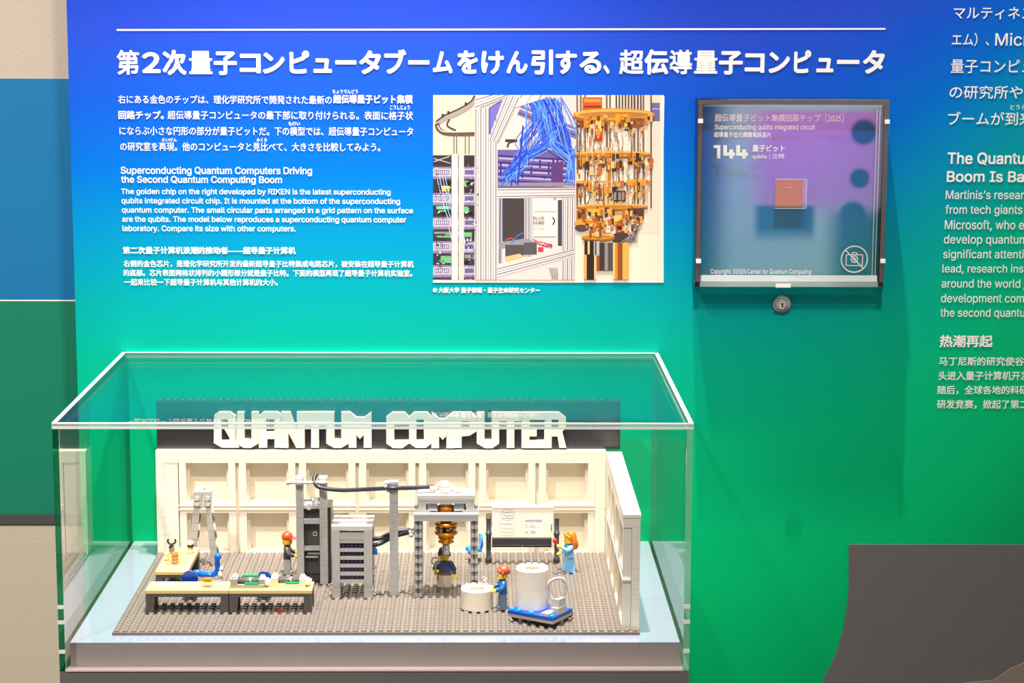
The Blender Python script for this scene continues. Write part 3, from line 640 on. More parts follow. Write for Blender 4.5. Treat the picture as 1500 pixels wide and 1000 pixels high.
# back wall: y from 288 to 320
bw = thing('brick_back_wall', 'white brick wall with fourteen window frames behind the laboratory', 'wall', W(0, 288))
def BWk(x, y, z, lx, ly, lz, m=WHITE, name='brick'): return brick(bw, x, y, z, lx, ly, lz, m, name)
for k in range(10):                       # left column of bricks
    BWk(-248, 0, k*9.92, 8, 32, 9.92); BWk(-240, 0.3, k*9.92, 15.5, 30, 9.92)
for k in range(30): BWk(-248+16*k, 0, 99.2, 16, 32, 9.6)
for k in range(15): BWk(-248+32*k, 0, 108.8, 32, 32, 3.2, name='tile')
for k in range(2): BWk(220.6, 0, 49.6*k, 11.2, 24, 49.6)
fm = {}
for r_, (zb0, zop, ztp, zfull) in enumerate(((0, 1.8, 44.6, 49.4), (49.6, 55.0, 99.0, 99.2))):
    g_ = MB(.001); h = zfull
    g_.box(0, 7.4, 0, 16, zb0, h); g_.box(52.6, 60, 0, 16, zb0, h); g_.box(7.4, 52.6, 0, 16, zb0, zop)
    if h - ztp > .5: g_.box(7.4, 52.6, 0, 16, ztp, h)
    g_.box(-.6, 60.6, -1.0, 0, zop-3 if r_ else h-1.6, zop-1.6 if r_ else h-.4)
    fm[r_] = (mesh('window_frame', g_, WHITE), zb0, h)
    p_ = MB(.001); p_.box(7.6, 52.4, 11, 12, zop, ztp); p_.box(12, 14, 12, 12.2, zop, ztp)
    fm[r_] += (mesh('back_panel', MB(.001).box(0, 60, 16.1, 18, zb0, h), WHITE),)
    g2 = MB(.001); g2.box(7.4, 10.4, 8, 16, zop, ztp); g2.box(49.6, 52.6, 8, 16, zop, ztp); g2.box(10.4, 49.6, 8, 16, zop, zop+1.5); 
    fm[r_] += (mesh('inner_frame', g2, WHITE),)
gap = mesh('joint_post', MB(.001).box(0, 3.8, 4.5, 18, 0, 99), WHITE)
for k in range(7):
    for r_ in (0, 1):
        f_ = link('window_frame', fm[r_][0], bw, ((-216-7.5+64*k)/1000, 0, 0))
        link('back_panel', fm[r_][3], f_); link('inner_frame', fm[r_][4], f_)
    if k < 6: link('joint_post', gap, bw, ((-216-7.5+64*k+60.1)/1000, 0, 0))
link('joint_post', gap, bw, ((-224.4-3.1)/1000, 0, 0)) if False else None

# right wall: x 232..248, y from 8 to 288
rw = thing('brick_right_wall', 'white brick side wall with window recesses at the right of the laboratory', 'wall', W(240, 8))
for k in range(10):
    for j in range(9):
        if j == 8: brick(rw, 0, 256, k*9.92, 8, 23.7, 9.92, WHITE)
        else: brick(rw, 0, 32*j, k*9.92, 8, 32, 9.92, WHITE)
for j in range(9): brick(rw, -8, 32*j, 99.2, 16, 32 if j < 8 else 23.7, 9.6, WHITE)
for j in range(4): brick(rw, -8, 64*j if j else -.6, 108.8, 16.6, (64 if j else 64.6), 3.2, WHITE, 'tile')
brick(rw, -8, 256, 108.8, 16.6, 23.7, 3.2, WHITE, 'tile')
for zb0, zo, zt0, h in ((0, 1.8, 44.6, 47.5), (49.6, 55, 96, 99)):
    g_ = MB(.001); g_.box(-8, -.2, 0, 8, zb0, h); g_.box(-8, -.2, 52, 60, zb0, h); g_.box(-8, -.2, 8, 52, zb0, zo); g_.box(-8, -.2, 8, 52, zt0, h)
    me_ = mesh('window_frame', g_, WHITE); p_ = mesh('back_panel', MB(.001).box(-3, -.2, 8, 52, zo, zt0), WHITE)
    for j in range(4): f_ = link('window_frame', me_, rw, (0, (64*j+1)/1000, 0)); link('back_panel', p_, f_)
    brick(rw, -8, 256.5, zb0, 7.8, 22.5, h-zb0, WHITE)
brick(rw, -8.6, -.8, 47.4, 8.4, 250, 2.2, WHITE, 'ledge')

# sign board with studs on top, resting on the back wall
sg = thing('sign_board', 'black brick sign board with raised white letters on top of the wall', 'sign', W(0, 300, 112.1))
SB = mat('sign_black', (44, 42, 46), .28, bscale=900, var=.15)
for k in range(5):
    for i in range(16):
        off = 0 if k % 2 == 0 else -16
        x0_ = max(-248, -248+32*i+off); x1_ = min(248, -248+32*(i+1)+off)
        if x1_-x0_ > 2: brick(sg, x0_, 0, k*9.6, x1_-x0_, 16, 9.6, SB)
    if k % 2: brick(sg, 232, 0, k*9.6, 16, 16, 9.6, SB)
brick(sg, -248, 0, 48, 248, 16, 3.2, SB); brick(sg, 0, 0, 48, 248, 16, 3.2, SB)
sm = MB(.001)
for i in range(62): studmb(sm, -244+8*i, 4, 51.2); studmb(sm, -244+8*i, 12, 51.2)
tag(obj('studs', sm, SB, sg), kind='stuff')
YS = YB0+.300
def conv(P, c, ox_, oy_, s_):
    return [[(lambda q: ((q[0])*1000, (q[1]-.1121)*1000))(at(ox_+x/s_, oy_+y/s_, YS-.006)) for x, y in l] for l in P]
A1 = (220, 580, 4.412); A2 = (540, 580, 4.054)
letters = [
 (A1, 5.6, [[(413,125),(445,103),(515,103),(552,128),(552,285),(575,333),(463,333),(410,303)], [(460,150),(505,150),(505,225),(478,212),(512,270),(512,287),(460,287)]]),
 (A1, 7.2, [[(562,103),(608,103),(608,280),(655,280),(655,103),(700,103),(700,305),(650,333),(605,333),(556,305)]]),
 (A1, 5.6, [[(700,130),(730,103),(825,103),(853,130),(853,333),(803,333),(803,278),(755,278),(755,333),(702,333)], [(750,150),(803,150),(803,232),(750,232)]]),
 (A1, 7.2, [[(845,103),(905,103),(948,230),(948,103),(998,103),(998,333),(945,333),(893,235),(893,333),(853,333),(853,130)]]),
 (A1, 5.8, [[(953,103),(1140,103),(1140,192),(1090,192),(1090,333),(1040,333),(1040,192),(953,192)]]),
 (A1, 7.2, [[(1140,103),(1190,103),(1190,280),(1235,280),(1235,103),(1283,103),(1283,305),(1235,333),(1190,333),(1138,305)]]),
 (A1, 5.8, [[(1238,103),(1290,103),(1335,138),(1385,138),(1430,103),(1430,333),(1380,333),(1380,250),(1355,278),(1332,250),(1332,333),(1283,333),(1283,150),(1238,150)]]),
 (A2, 7.2, [[(105,125),(140,97),(215,97),(240,125),(240,160),(152,160),(152,262),(240,262),(240,280),(200,307),(145,307),(105,280)]]),
 (A2, 5.6, [[(240,125),(270,97),(350,97),(375,125),(375,280),(340,307),(280,307),(240,280)], [(283,140),(328,140),(328,262),(283,262)]]),
 (A2, 7.2, [[(375,97),(420,135),(455,135),(500,97),(510,120),(510,307),(462,307),(462,235),(440,258),(418,235),(418,307),(373,307)]]),
 (A2, 5.6, [[(500,97),(610,97),(640,125),(640,210),(600,235),(552,240),(552,307),(508,307)], [(552,150),(598,150),(598,195),(552,195)]]),
 (A2, 7.2, [[(642,97),(688,97),(688,262),(730,262),(730,97),(775,97),(775,280),(735,307),(690,307),(642,280)]]),
 (A2, 5.8, [[(775,97),(905,97),(905,150),(865,150),(865,307),(820,307),(820,150),(775,150)]]),
 (A2, 7.2, [[(908,97),(1050,97),(1050,140),(955,140),(955,193),(998,193),(998,238),(955,238),(955,262),(1085,262),(1085,307),(908,307)]]),
 (A2, 5.6, [[(1043,97),(1130,97),(1172,130),(1172,190),(1150,210),(1174,307),(1133,307),(1122,240),(1087,240),(1087,307),(1043,307)], [(1087,140),(1128,140),(1128,195),(1087,195)]]),
]
for A_, th, P in letters:
    L_ = conv(P, 0, *A_); L_ = [[(x, max(z, .3)) for x, z in l] for l in L_]
    obj('letter', MB(.001).prism(L_, -th, -.1), WHITE, sg)

# ------------------------------------------------------------------ laboratory furniture (millimetres, x from the plate centre, y from its front edge)
def sx_(px, py, y_mm):   # photograph point at depth y_mm -> (x mm, z mm)
    X, Z = at(px, py, YB0 + y_mm/1000); return X*1000, Z*1000
def g_(*boxes, m=0):
    b_ = MB(.001)
    for q in boxes: b_.box(*q)
    return b_
# long desks
desk_no = [0]
def desk(x0, y0, lx, ly, label, tiles, leg_at, rz=0):
    t = thing('brick_desk', label, 'desk', W(x0, y0, 0), rz, 'tan desks with dark legs' if False else None)
    for tx, ty, tlx, tly in tiles: brick(t, tx, ty, 20.8, tlx, tly, 3.2, TAN, 'tile')
    obj('desk_frame', g_((.3, lx-.3, .3, ly-.3, 17.6, 20.8)), DGREY, t)
    for a, b_ in leg_at: obj('leg', g_((a+.2, a+7.8, b_+.2, b_+7.8, 1.9, 17.6)), DGREY, t)
    return t
D1 = desk(-225.5, 59, 80, 32, 'left half of the long tan desk, holding a white tile and a gold cup', [(0,0,48,32),(48,0,32,16),(48,16,32,16)], [(0,0),(72,0),(0,24),(72,24)])
D2 = desk(-145.0, 59, 80, 32, 'right half of the long tan desk, holding two green and grey machines', [(0,0,16,32),(16,0,16,32),(32,0,16,32),(48,0,16,32),(64,0,16,32)], [(0,0),(72,0),(0,24),(72,24)])
D3 = desk(-226, 127, 32, 96, 'shorter tan desk standing at the left end near the back wall', [(0,0,32,32),(0,32,32,32),(0,64,32,32)], [(0,0),(24,0),(0,88),(24,88)])
DT = 24.1   # desk top height

# white picture tile
t = thing('white_tile', 'flat white tile with a round face drawing on the left tan desk', 'tile', W(-208, 71, DT))
obj('tile', g_((-8, 8, -8, 8, 0, 3.0)), WHITE, t)
m_ = MB(.001); m_.ring((0, 1, 3.02), 4.2, 3.6, .05); m_.cyl((-1.6, 2, 3.02), .5, .05, n=10); m_.cyl((1.6, 2, 3.02), .5, .05, n=10); m_.box(-1.6, 1.6, -1, -.5, 3.02, 3.07); m_.box(-6.5, -6, -5, 5, 3.02, 3.07); m_.box(5.6, 6, -5, 5, 3.02, 3.07)
obj('drawing', m_, mat('grey_ink', (140, 136, 150), .6), t)
# gold cup under a clear dome on desk 1
GLASSY = clear('clear_toy_plastic', (250, 244, 236), diff=.05, dcol=(255, 240, 225))
t = thing('clear_dish', 'small upturned clear dish with a gold block on the left tan desk', 'dish', W(-167, 74, DT))
obj('dish', MB(.001).lathe([(8, 0), (7.6, 2.6), (5.4, 4.6), (4.4, 4.8)], n=24), GLASSY, t)
obj('gold_block', g_((-3.8, 3.8, -3, 3, 4.8, 7.6), (-3.2, 3.2, -2.4, 2.4, 7.6, 8.2)), AMBER, t)
t = thing('clear_dome', 'tall clear dome over stacked amber rings on the short left desk', 'dome', W(-210.5, 158, DT))
obj('dome', MB(.001).lathe([(9.5, 0), (9.3, 1.2), (8.2, 1.4), (8.0, 11), (6.6, 14.2), (3.4, 15.8), (1.8, 16), (1.8, 17.4)], n=24), GLASSY, t)
am = MB(.001)
for k in range(3): am.cyl((0, 0, 1.2+k*3.6), 3.6, 2.6, n=16); am.cyl((0, 0, 3.8+k*3.6), 2.6, 1.0, n=12)
obj('amber_rings', am, AMBER, t)
t = thing('clear_cup', 'little clear cup left of the amber dome on the short desk', 'cup', W(-220.2, 170, DT))
obj('cup', MB(.001).lathe([(3.2, 0), (3.4, 8), (2.9, 8), (2.7, .8), (.05, .8)], n=18, caps=False), GLASSY, t)
obj('foam', MB(.001).cyl((0, 0, 7.2), 2.7, .8, n=18), WHITE, t)
t = thing('pronged_bottle', 'black bottle with two upright prongs at the back left desk corner', 'bottle', W(-219.5, 198, DT))
obj('bottle', MB(.001).lathe([(3.0, 0), (3.0, 7), (1.8, 8.4), (1.6, 9.6), (2.4, 10)], n=16), BLACK, t)
for s_ in (-1, 1): obj('prong', MB(.001).tube(smoothpts([(0, 0, 9.6), (s_*2.6, 0, 10.4), (s_*4, 0, 12.6), (s_*3.2, 0, 15)], 4), 1.0, 8), BLACK, t)
t = thing('white_jar', 'white and grey jar with a dark ring at the back of the short desk', 'jar', W(-200, 196, DT))
obj('jar', MB(.001).lathe([(3.4, 0), (3.4, 4), (2.6, 5), (2.6, 7)], n=18), mat('beige_toy_glass', (196, 182, 160), .3), t)
obj('ring', MB(.001).lathe([(2.8, 7), (3.4, 7.6), (3.4, 9.6), (2.8, 10)], n=18), BLACK, t)
obj('lid', MB(.001).lathe([(3.2, 10), (3.3, 12), (2.4, 13.4), (1.4, 14)], n=18), WHITE, t)

# two green and grey machines
def machine(x, y, label, lx, body, alt):
    t = thing('green_grey_machine', label, 'machine', W(x, y, DT), 0, None)
    obj('cradle', g_((7.02, lx-7.02, 0, 3.4, 0, 3.2), (7.02, lx-7.02, 15, 18, 0, 3.2), (0, 7, 0, 18, 0, 3.2), (lx-7, lx, 0, 18, 0, 3.2)), body, t)
    obj('end_block', g_((0, 7, 0, 15, 3.25, 8.8)), body, t); obj('end_block', g_((lx-6, lx, 2, 15, 3.25, 8.0)), body, t)
    for yy in (6, 11.5): obj('roller', MB(.001).cyl((7.1, yy, 5.6), 2.5, lx-13.2, 'x', 16), mat('roller_grey', (92, 84, 84), .25), t)
    obj('green_plate', g_((14, lx-6.2, .2, 3.2, 3.3, 5.0)), GREEN, t)
    if alt: obj('green_plate', g_((10, lx-7.5, 13.2, 17.8, 6.6, 9.2)), GREEN, t)
    obj('pin', MB(.001).tube([(lx*.55, 6, 7), (lx*.56, 2, 7.6), (lx*.6, 0, 5)], .5, 6), GREY, t)
    kn = MB(.001); kn.cyl((lx, 8, 5), 3.4, 3.2, 'x', 14); kn.cyl((lx+3.2, 8, 5), 2, 2.6, 'x', 12); kn.box(lx-5, lx-1, 4, 12, 8.0, 10.4); kn.cyl((lx+2, 3.5, 2.2), 2.2, 4.0, 'z', 12)
    obj('end_knob', kn, WHITE, t)
    sd = MB(.001); studmb(sd, 3.5, 5, 8.8); studmb(sd, 3.5, 12, 8.8); obj('studs', sd, body, t); return t
machine(-144.5, 67, 'green and grey roller machine at the middle of the long desk', 33.5, mat('mid_grey_plastic', (150, 147, 145), .35), True)
machine(-105.5, 69, 'cream framed roller machine at the right end of the long desk', 33.5, mat('cream_plastic', (228, 206, 170), .35), False)

# chairs: dark post, small seat, round upright back
def chair(x, y, label, rz, col, back_z=18, r=8.0):
    t = thing('round_back_chair', label, 'chair', W(x, y, 0), rz)
    ft = MB(.001).box(-6, 6, -1.6, 1.6, 1.9, 4.6).box(-1.6, 1.6, -6, 6, 1.9, 4.6)
    obj('foot', ft, DGREY, t); obj('post', MB(.001).cyl((0, 0, 4.6), 2.6, 8.6, n=14), DGREY, t)
    obj('seat', g_((-7, 7, -7, 6, 13.2, 16.2)), col, t)
    obj('backrest', MB(.001).cyl((0, -8.2, back_z+r*.55), r, 2.4, 'y', 32), col, t)
    obj('back_bracket', g_((-2, 2, -8, -6, 14, back_z+6)), DGREY, t); return t
chair(-188.3, 110, 'blue round-back chair behind the left half of the long desk', 0, BLUE, 19.5)
chair(-115.5, 110, 'blue round-back chair behind the right half of the long desk', 0, BLUE, 19.0, 7.8)
t = chair(91.5, 250, 'bright blue round-back chair near the back wall beside the whiteboard', R(100), LBLUE, 19)
for s_ in (-1, 1): obj('seat_knob', MB(.001).ball((s_*6.5, 5, 14), 3.4, n=12), LBLUE, t)
# blue folding arm
ARMB = mat('arm_blue', (0, 96, 205), .12, coat=.5)
t = thing('blue_robot_arm', 'shiny blue bent robot arm on a white joint beside the short desk', 'robot arm', W(-176, 138, 0))
obj('arm_foot', MB(.001).box(-6, 10, -8, 8, 1.9, 5).cyl((2, 0, 5), 3.4, 6, n=14), GREY, t)
obj('lower_arm', MB(.001).tube(smoothpts([(-15, -3, 19), (-10, -2, 20.4), (-3, -1, 18.5), (4, 0, 17.5), (9, 0, 20)], 5), [2.8]*4+[3.3]*8+[2.9]*9, 12), ARMB, t)
obj('upper_arm', MB(.001).tube(smoothpts([(8.5, 0, 19), (11, 0, 24), (10.4, 0, 31), (11, 0, 36)], 5), [2.8]*10+[2.9]*6, 12).ball((11, 0, 36.5), 3.8, n=14), ARMB, t)
jn = MB(.001).ball((13.2, 1, 23.5), 3.6, n=12).cyl((13, 0, 12), 2.6, 10, n=12).box(6, 15, -3, 3, 10.5, 13).cyl((2, 0, 10.5), 3, 3, n=12)
obj('joint', jn, mat('pale_grey_plastic', (192, 187, 184), .3), t)

# A-shaped stand
t = thing('leaning_stand', 'tall grey A-shaped stand of two leaning brick legs by the back wall', 'stand', W(-190, 240, 0))
xa, za = sx_(284, 741, 240); xb, zb2 = sx_(293.5, 741, 240); xc, _ = sx_(301.5, 741, 240); xd, _ = sx_(309, 741, 240)
xl0, _ = sx_(276, 826, 240); xl1, _ = sx_(287, 826, 240); xr0, _ = sx_(310, 825, 240); xr1, _ = sx_(321, 825, 240)
for a0, a1, b0_, b1 in ((xa, xb, xl0, xl1), (xc, xd, xr0, xr1)):
    lgm = MB(.001); n = 7
    leg = None
    for k in range(n):
        t0, t1 = k/n, (k+1)/n-.004
        z0, z1 = 2+(za+1-2)*t0, 2+(za+1-2)*t1
        P = [(b0_+(a0-b0_)*t0, z0), (b1+(a1-b1)*t0, z0), (b1+(a1-b1)*t1, z1), (b0_+(a0-b0_)*t1, z1)]
        P = [(p[0]+190, p[1]) for p in P]
        obj('brick', MB(.001).prism(P, -4, 4), GREY, t)
        mid = [(P[1][0], P[1][1]+1.5), (P[1][0]+1.4, P[1][1]+1.5), (P[2][0]+1.4, P[2][1]-1.5), (P[2][0], P[2][1]-1.5)]
        obj('clip', MB(.001).prism(mid, -3, 3), DGREY if k % 2 else WHITE, t)
zt1_ = sx_(290, 722, 240)[1]
x0_, x1_ = sx_(284, 722, 240)[0]+190, sx_(310, 722, 240)[0]+190
obj('bracket', g_((x0_, x0_+(x1_-x0_)*.46, -4, 4, za, zt1_-1), (x1_-(x1_-x0_)*.46, x1_, -4, 4, za, zt1_-1)), GREY, t)
obj('top_plate', g_((x0_, x1_, -4, 10, zt1_-1, zt1_+2.2)), GREY, t)
sd = MB(.001)
for xx in (x0_+3.6, x1_-3.8):
    for zz in (za+3.3, zt1_-4.6): sd.cyl((xx, -4, zz), 2.5, 1.8, '-y', 14)
    for yy in (0, 7): studmb(sd, xx, yy, zt1_+2.2, 2.4, 1.7)
sd.ball(((x0_+x1_)/2+1, 9, zt1_+4.4), 2.6, n=12)
obj('studs', sd, mat('pale_grey_plastic', (192, 187, 184), .3), t)

# tall rack with dark cabinet (posts and cabinet)
yr = 160
t = thing('tall_server_rack', 'tall grey framed rack with black cabinet doors beside the red-capped figure', 'rack', W(-72, yr, 0))
def colx(p0, p1, y): return sx_(p0, 740, y)[0], sx_(p1, 740, y)[0]
l0, l1 = colx(433.6, 444.5, yr); r0, r1 = colx(467.8, 479.2, yr); zr = sx_(440, 703, yr)[1]
for a, b_ in ((l0, l1), (r0, r1)):
    n = 11; h = (zr-1.9)/n
    for k in range(n): brick(t, a+72, 0, 1.9+k*h, b_-a, 8, h, GREY)
    tp = MB(.001).box(a+72-.3, b_+72+.3, -1, 9, zr, zr+3).cyl((a+72+2, -1, zr-1), 2, 3.4, 'y', 12); tp.v = tp.v
    obj('clip', tp, mat('pale_grey_plastic', (192, 187, 184), .3), t)
cabl, cabr = l1+72+.2, r0+72-.2
zc = lambda p: sx_(455, p, yr)[1]
obj('cabinet', g_((cabl-5, r1+72+3.0, 9, 44, 1.9, zc(746))), mat('cabinet_black', (58, 54, 56), .3), t)
for pa, pb in ((761, 767.5), (801, 806.5)): obj('crossbar', g_((cabl, cabr, 1, 8.6, zc(pb), zc(pa))), GREY, t)
for pa, pb in ((747, 760), (768.5, 800), (814, 842)):
    d_ = obj('cabinet_door', g_((cabl+.5, cabr-.5, 7.2, 8.8, zc(pb), zc(pa))), mat('door_dark', (66, 64, 66), .25), t)
obj('dial', MB(.001).ring((cabr-5, 6.0, zc(784)), 2.4, 1.4, 1.1, 'y', 18), GREY, t)
obj('drawer_front', g_((cabl+3, cabr-.5, 3.5, 7, zc(813), zc(810)), (cabl+1, cabr-2, 3.5, 7, zc(818), zc(815.6))), GREY, t)
tb_ = MB(.001).box(cabl, cabr, 3, 20, zc(746), zc(741)).box(cabl+8, cabr-1, 4, 14, zc(741), zc(734)).cyl((cabl+5, 2, zc(743)), 3.2, 2.6, 'y', 14).cyl((cabl+12, 2, zc(740)), 2.2, 2.6, 'y', 14).ball((cabr-3, 8, zc(733)), 3, n=10)
obj('top_fittings', tb_, mat('pale_grey_plastic', (192, 187, 184), .3), t)
b0_, zb_r = sx_(421, 706.5, yr-3); b1_, _ = sx_(480, 706, yr-3)
obj('cross_rod', MB(.001).cyl((b0_+72, -3, zb_r), 1.7, b1_-b0_, 'x', 12).cyl((b0_+72-1, -3, zb_r), 2.4, 3, 'x', 12), mat('pale_grey_plastic', (192, 187, 184), .3), t)
for a in ((l0+l1)/2, (r0+r1)/2): obj('clip', MB(.001).cyl((a+72-3, -3, zb_r), 2.8, 6, 'x', 12).box(a+72-3, a+72+3, -4, 2, zb_r+1, zb_r+4), mat('pale_grey_plastic', (192, 187, 184), .3), t)

# wide rack
y2 = 110.6
t = thing('wide_server_rack', 'wide grey rack with five dark screens in front of the tall rack', 'rack', W(-30, y2, 0))
l0, _ = sx_(486.5, 800, y2); l1, _ = sx_(497.6, 800, y2); r0, _ = sx_(533, 800, y2); r1, _ = sx_(545, 800, y2)
z2 = lambda p: sx_(515, p, y2)[1]
ztop = z2(776.5); DP = 46
for a, b_ in ((l0+30, l1+30), (r0+30, r1+30)):
    for yy in (0, DP-8):
        obj('post', g_((a, b_, yy, yy+8, 1.9+8.2, ztop)), GREY, t); obj('post_foot', g_((a-.3, b_+.3, yy-.3, yy+8.1, 1.9, 10)), GREY, t)
obj('top_beam', g_((l1+30, r0+30, .4, 8, z2(790), ztop-2.5)), GREY, t)
for yy in (0, 21, 38): 
    obj('roof_block', g_((l0+30-.6, r1+30+.4, yy, yy+7.6, ztop, ztop+4.2)), mat('pale_grey_plastic', (192, 187, 184), .3), t)
obj('roof_inset', g_((l0+36, r1+24, 7.7, 37.9, ztop-1, ztop+1.6)), GREY, t)
obj('roof_slot', g_((l0+40, r1+20, 8.2, 14, ztop+1.7, ztop+2), (l0+42, r1+18, 29, 33, ztop+1.7, ztop+2)), DGREY, t)
for k, (pa, pb) in enumerate(((790.5, 795.5), (803.5, 808.3), (815, 819.8), (826.5, 831.2), (838, 843), (849.3, 853.6))):
    obj('shelf', g_((l1+30+.1, r0+30-.1, .6, DP-9, z2(pb), z2(pa))), GREY, t)
    if k < 5:
        pn = (796.5, 809, 820.4, 831.8, 843.6)[k], (803, 814.4, 826, 837.4, 848.8)[k]
        s_ = obj('screen', g_((l1+30+.4, r0+30-.4, 2.6, 4.4, z2(pn[1]), z2(pn[0]))), mat('screen_violet', (44, 38, 62), .15), t)
        lt = MB(.001)
        for q in range(5): lt.box(l1+33+q*4.2, l1+34+q*4.2, 2.3, 2.6, (z2(pn[0])+z2(pn[1]))/2, (z2(pn[0])+z2(pn[1]))/2+.5)
        obj('screen_lights', lt, mat('light_dots', (170, 160, 190), .4), s_)
obj('side_panel', g_((r1+30-3, r1+30-1, 8.1, DP-8.1, 12, ztop-1)), DGREY, t)
hk = MB(.001).ball((r1+30+1.4, 12, z2(805)), 2.0, n=10).ball((r1+30+1.4, 12, z2(835)), 2.2, n=10).box(r1+30-1, r1+31.5, 10, 15, z2(845), z2(838))
obj('side_fittings', hk, mat('pale_grey_plastic', (192, 187, 184), .3), t)
obj('blue_fitting', MB(.001).ball((r1+30+2.4, 11, z2(810)), 2.6, n=12).cyl((r1+30, 11, z2(814)), 1.6, 5, 'x', 10), LBLUE, t)

# single post
y3 = 122.7
t = thing('grey_brick_post', 'single tall grey brick post carrying the black cable', 'post', W(11.3, y3, 0))
p0, _ = sx_(571, 800, y3); p1, _ = sx_(583.5, 800, y3); zt3 = sx_(577, 708, y3)[1]; n = 12; h = (zt3-1.9)/n
for k in range(n): brick(t, p0-11.3, -4, 1.9+k*h, p1-p0, 8, h, GREY)
obj('cap', g_((p0-11.3-.4, p1-11.3+.4, -4.4, 4.4, zt3, zt3+2.8)), mat('pale_grey_plastic', (192, 187, 184), .3), t)
cp = MB(.001).cyl((p0-11.3-4.5, -2, zt3+1), 2.6, 4.5, 'x', 12).cyl((p0-11.3-3, -2, zt3-5.6), 2.8, 3, 'x', 12).ball((p0-11.3-3.4, -3, zt3-2), 2.4, n=10).box(p0-11.3-4, p0-11.3, -4, 1, zt3-7, zt3-2)
obj('clip', cp, mat('pale_grey_plastic', (192, 187, 184), .3), t)

# cryostat frame
yc = 113
t = thing('cooling_frame', 'grey four-legged frame holding the hanging gold cooling tower', 'frame', W(63.4, yc, 0))
PG = mat('pale_grey_plastic', (192, 187, 184), .3)
fx = lambda p, q=780, y=yc: sx_(p, q, y)[0]-63.4
fz = lambda p, y=yc: sx_(653, p, y)[1]
FD = 40
for (a, b_) in ((606.5, 618), (689, 700)):
    for yy in (0, FD-8):
        x0_, x1_ = fx(a), fx(b_); h1 = fz(762)
        for k in range(2):
            xm = x0_ + (x1_-x0_)*(.1+.5*k); wd = (x1_-x0_)*.36
            rail = MB(.001)
            rail.box(xm, xm+wd, yy+2.2, yy+6, 1.9, h1)
            for q in range(9): rail.box(xm-.2, xm+wd+.2, yy, yy+2.2, 1.9+q*(h1-2)/9, 1.9+q*(h1-2)/9+(h1-2)/9*.42)
            obj('leg_rail', rail, GREY, t)
        obj('leg_back', g_((x0_, x1_, yy+6.1, yy+7.8, 1.9, h1)), GREY, t)
        bk = MB(.001).box((x0_+x1_)/2-1, (x0_+x1_)/2+1, yy+1, yy+2, 3, h1); obj('leg_slot', bk, DGREY, t)
xa, xb = fx(606.5), fx(700.5)
zB0, zB1 = fz(763), fz(755)
obj('front_beam', g_((xa, xb, -.4, 8, zB0, zB1)), GREY, t); obj('back_beam', g_((xa, xb, FD-8, FD, zB0, zB1)), GREY, t)
obj('beam_tile', g_((xa-.3, xb+.3, -.6, 7.6, zB1+.05, zB1+1.6)), PG, t)
for x0_, x1_ in ((xa, xa+11), (xb-11, xb)): obj('side_beam', g_((x0_, x1_, 8.1, FD-8.1, zB0, zB1)), GREY, t)
yu = 8.6   # upper block, set back
ux = lambda p: sx_(p, 740, yc+yu)[0]-63.4
uz = lambda p: sx_(653, p, yc+yu)[1]
ua, ub = ux(612), ux(695); zt4 = uz(729.5)
obj('lower_ledge', g_((xa+.2, ux(630), yu, yu+8, zB1+.1, uz(747)), (ux(677), xb-.2, yu, yu+8, zB1+.1, uz(747))), GREY, t)
obj('upper_block', g_((ua, ux(624), yu, yu+8, uz(747), zt4), (ux(683), ub, yu, yu+8, uz(747), zt4), (ux(624), ux(683), yu, yu+8, uz(737.5), zt4)), GREY, t)
obj('upper_band', g_((ua-.3, ub+.3, yu-.5, yu, uz(733), zt4)), GREY, t)
obj('side_block', g_((ua, ua+8, yu+8.1, yu+28, uz(747), zt4), (ub-8, ub, yu+8.1, yu+28, uz(747), zt4)), GREY, t)
obj('roof_plate', g_((ua-.4, ub+.4, yu-.4, yu+14.8, zt4+.05, zt4+3.0), (ua-.4, ub+.4, yu+15, yu+30, zt4+.05, zt4+3.0)), PG, t)
for x_ in (ua-3.4, ub): obj('side_pin', MB(.001).cyl((x_, yu+3, uz(742)), 2.2, 3.4, 'x', 12), mat('pin_grey', (120, 116, 116), .4), t)
for s_ in (-1, 1):
    x_ = ux(653)+s_*13.2
    obj('window_hole', g_((ux(624.5) if s_ < 0 else ux(677), ux(630) if s_ < 0 else ux(682.5), yu+1.5, yu+3, uz(746), uz(738.5))), BLACK, t)
    obj('silver_block', g_((min(x_-5, x_+5), max(x_-5, x_+5), yu+.4, yu+7, uz(748), uz(738))), SILVER, t)
tf = MB(.001); xo = ux(651.5)
rnd = random.Random(5)
tf.cyl((xo, yu+14, zt4+3.0), 11, 2.2, n=24).cyl((xo+1, yu+14, zt4+5.2), 8, 3, n=8).cyl((xo, yu+14, zt4+8.2), 6.5, 3, n=12).cyl((xo-1, yu+15, zt4+11), 4.2, 2.6, n=14)
for k in range(9):
    a = k*2*math.pi/9; rr = 8.4+1.6*(k % 2); tf.cyl((xo+rr*math.cos(a), yu+14+rr*.8*math.sin(a), zt4+3.4+1.2*(k % 3)), 2.3, 2.6, n=12)
tf.cyl((xo-15, yu+12, zt4+7), 2.6, 8, 'x', 12).cyl((xo+8, yu+12, zt4+5), 2.4, 7, 'x', 12).ball((xo+14.5, yu+12, zt4+5), 2.6, n=10).box(xo-4, xo+4, yu+2, yu+8, zt4+3.1, zt4+6)
obj('top_fittings', tf, mat('near_white_plastic', (196, 190, 186), .3), t)
obj('cable_socket', MB(.001).cyl((fx(600, 780)-1, 8, fz(782)), 2.4, 6, 'x', 12).ball((fx(603), 8, fz(776)), 2.8, n=10).ball((fx(602), 7, fz(786)), 2.6, n=10), PG, t)

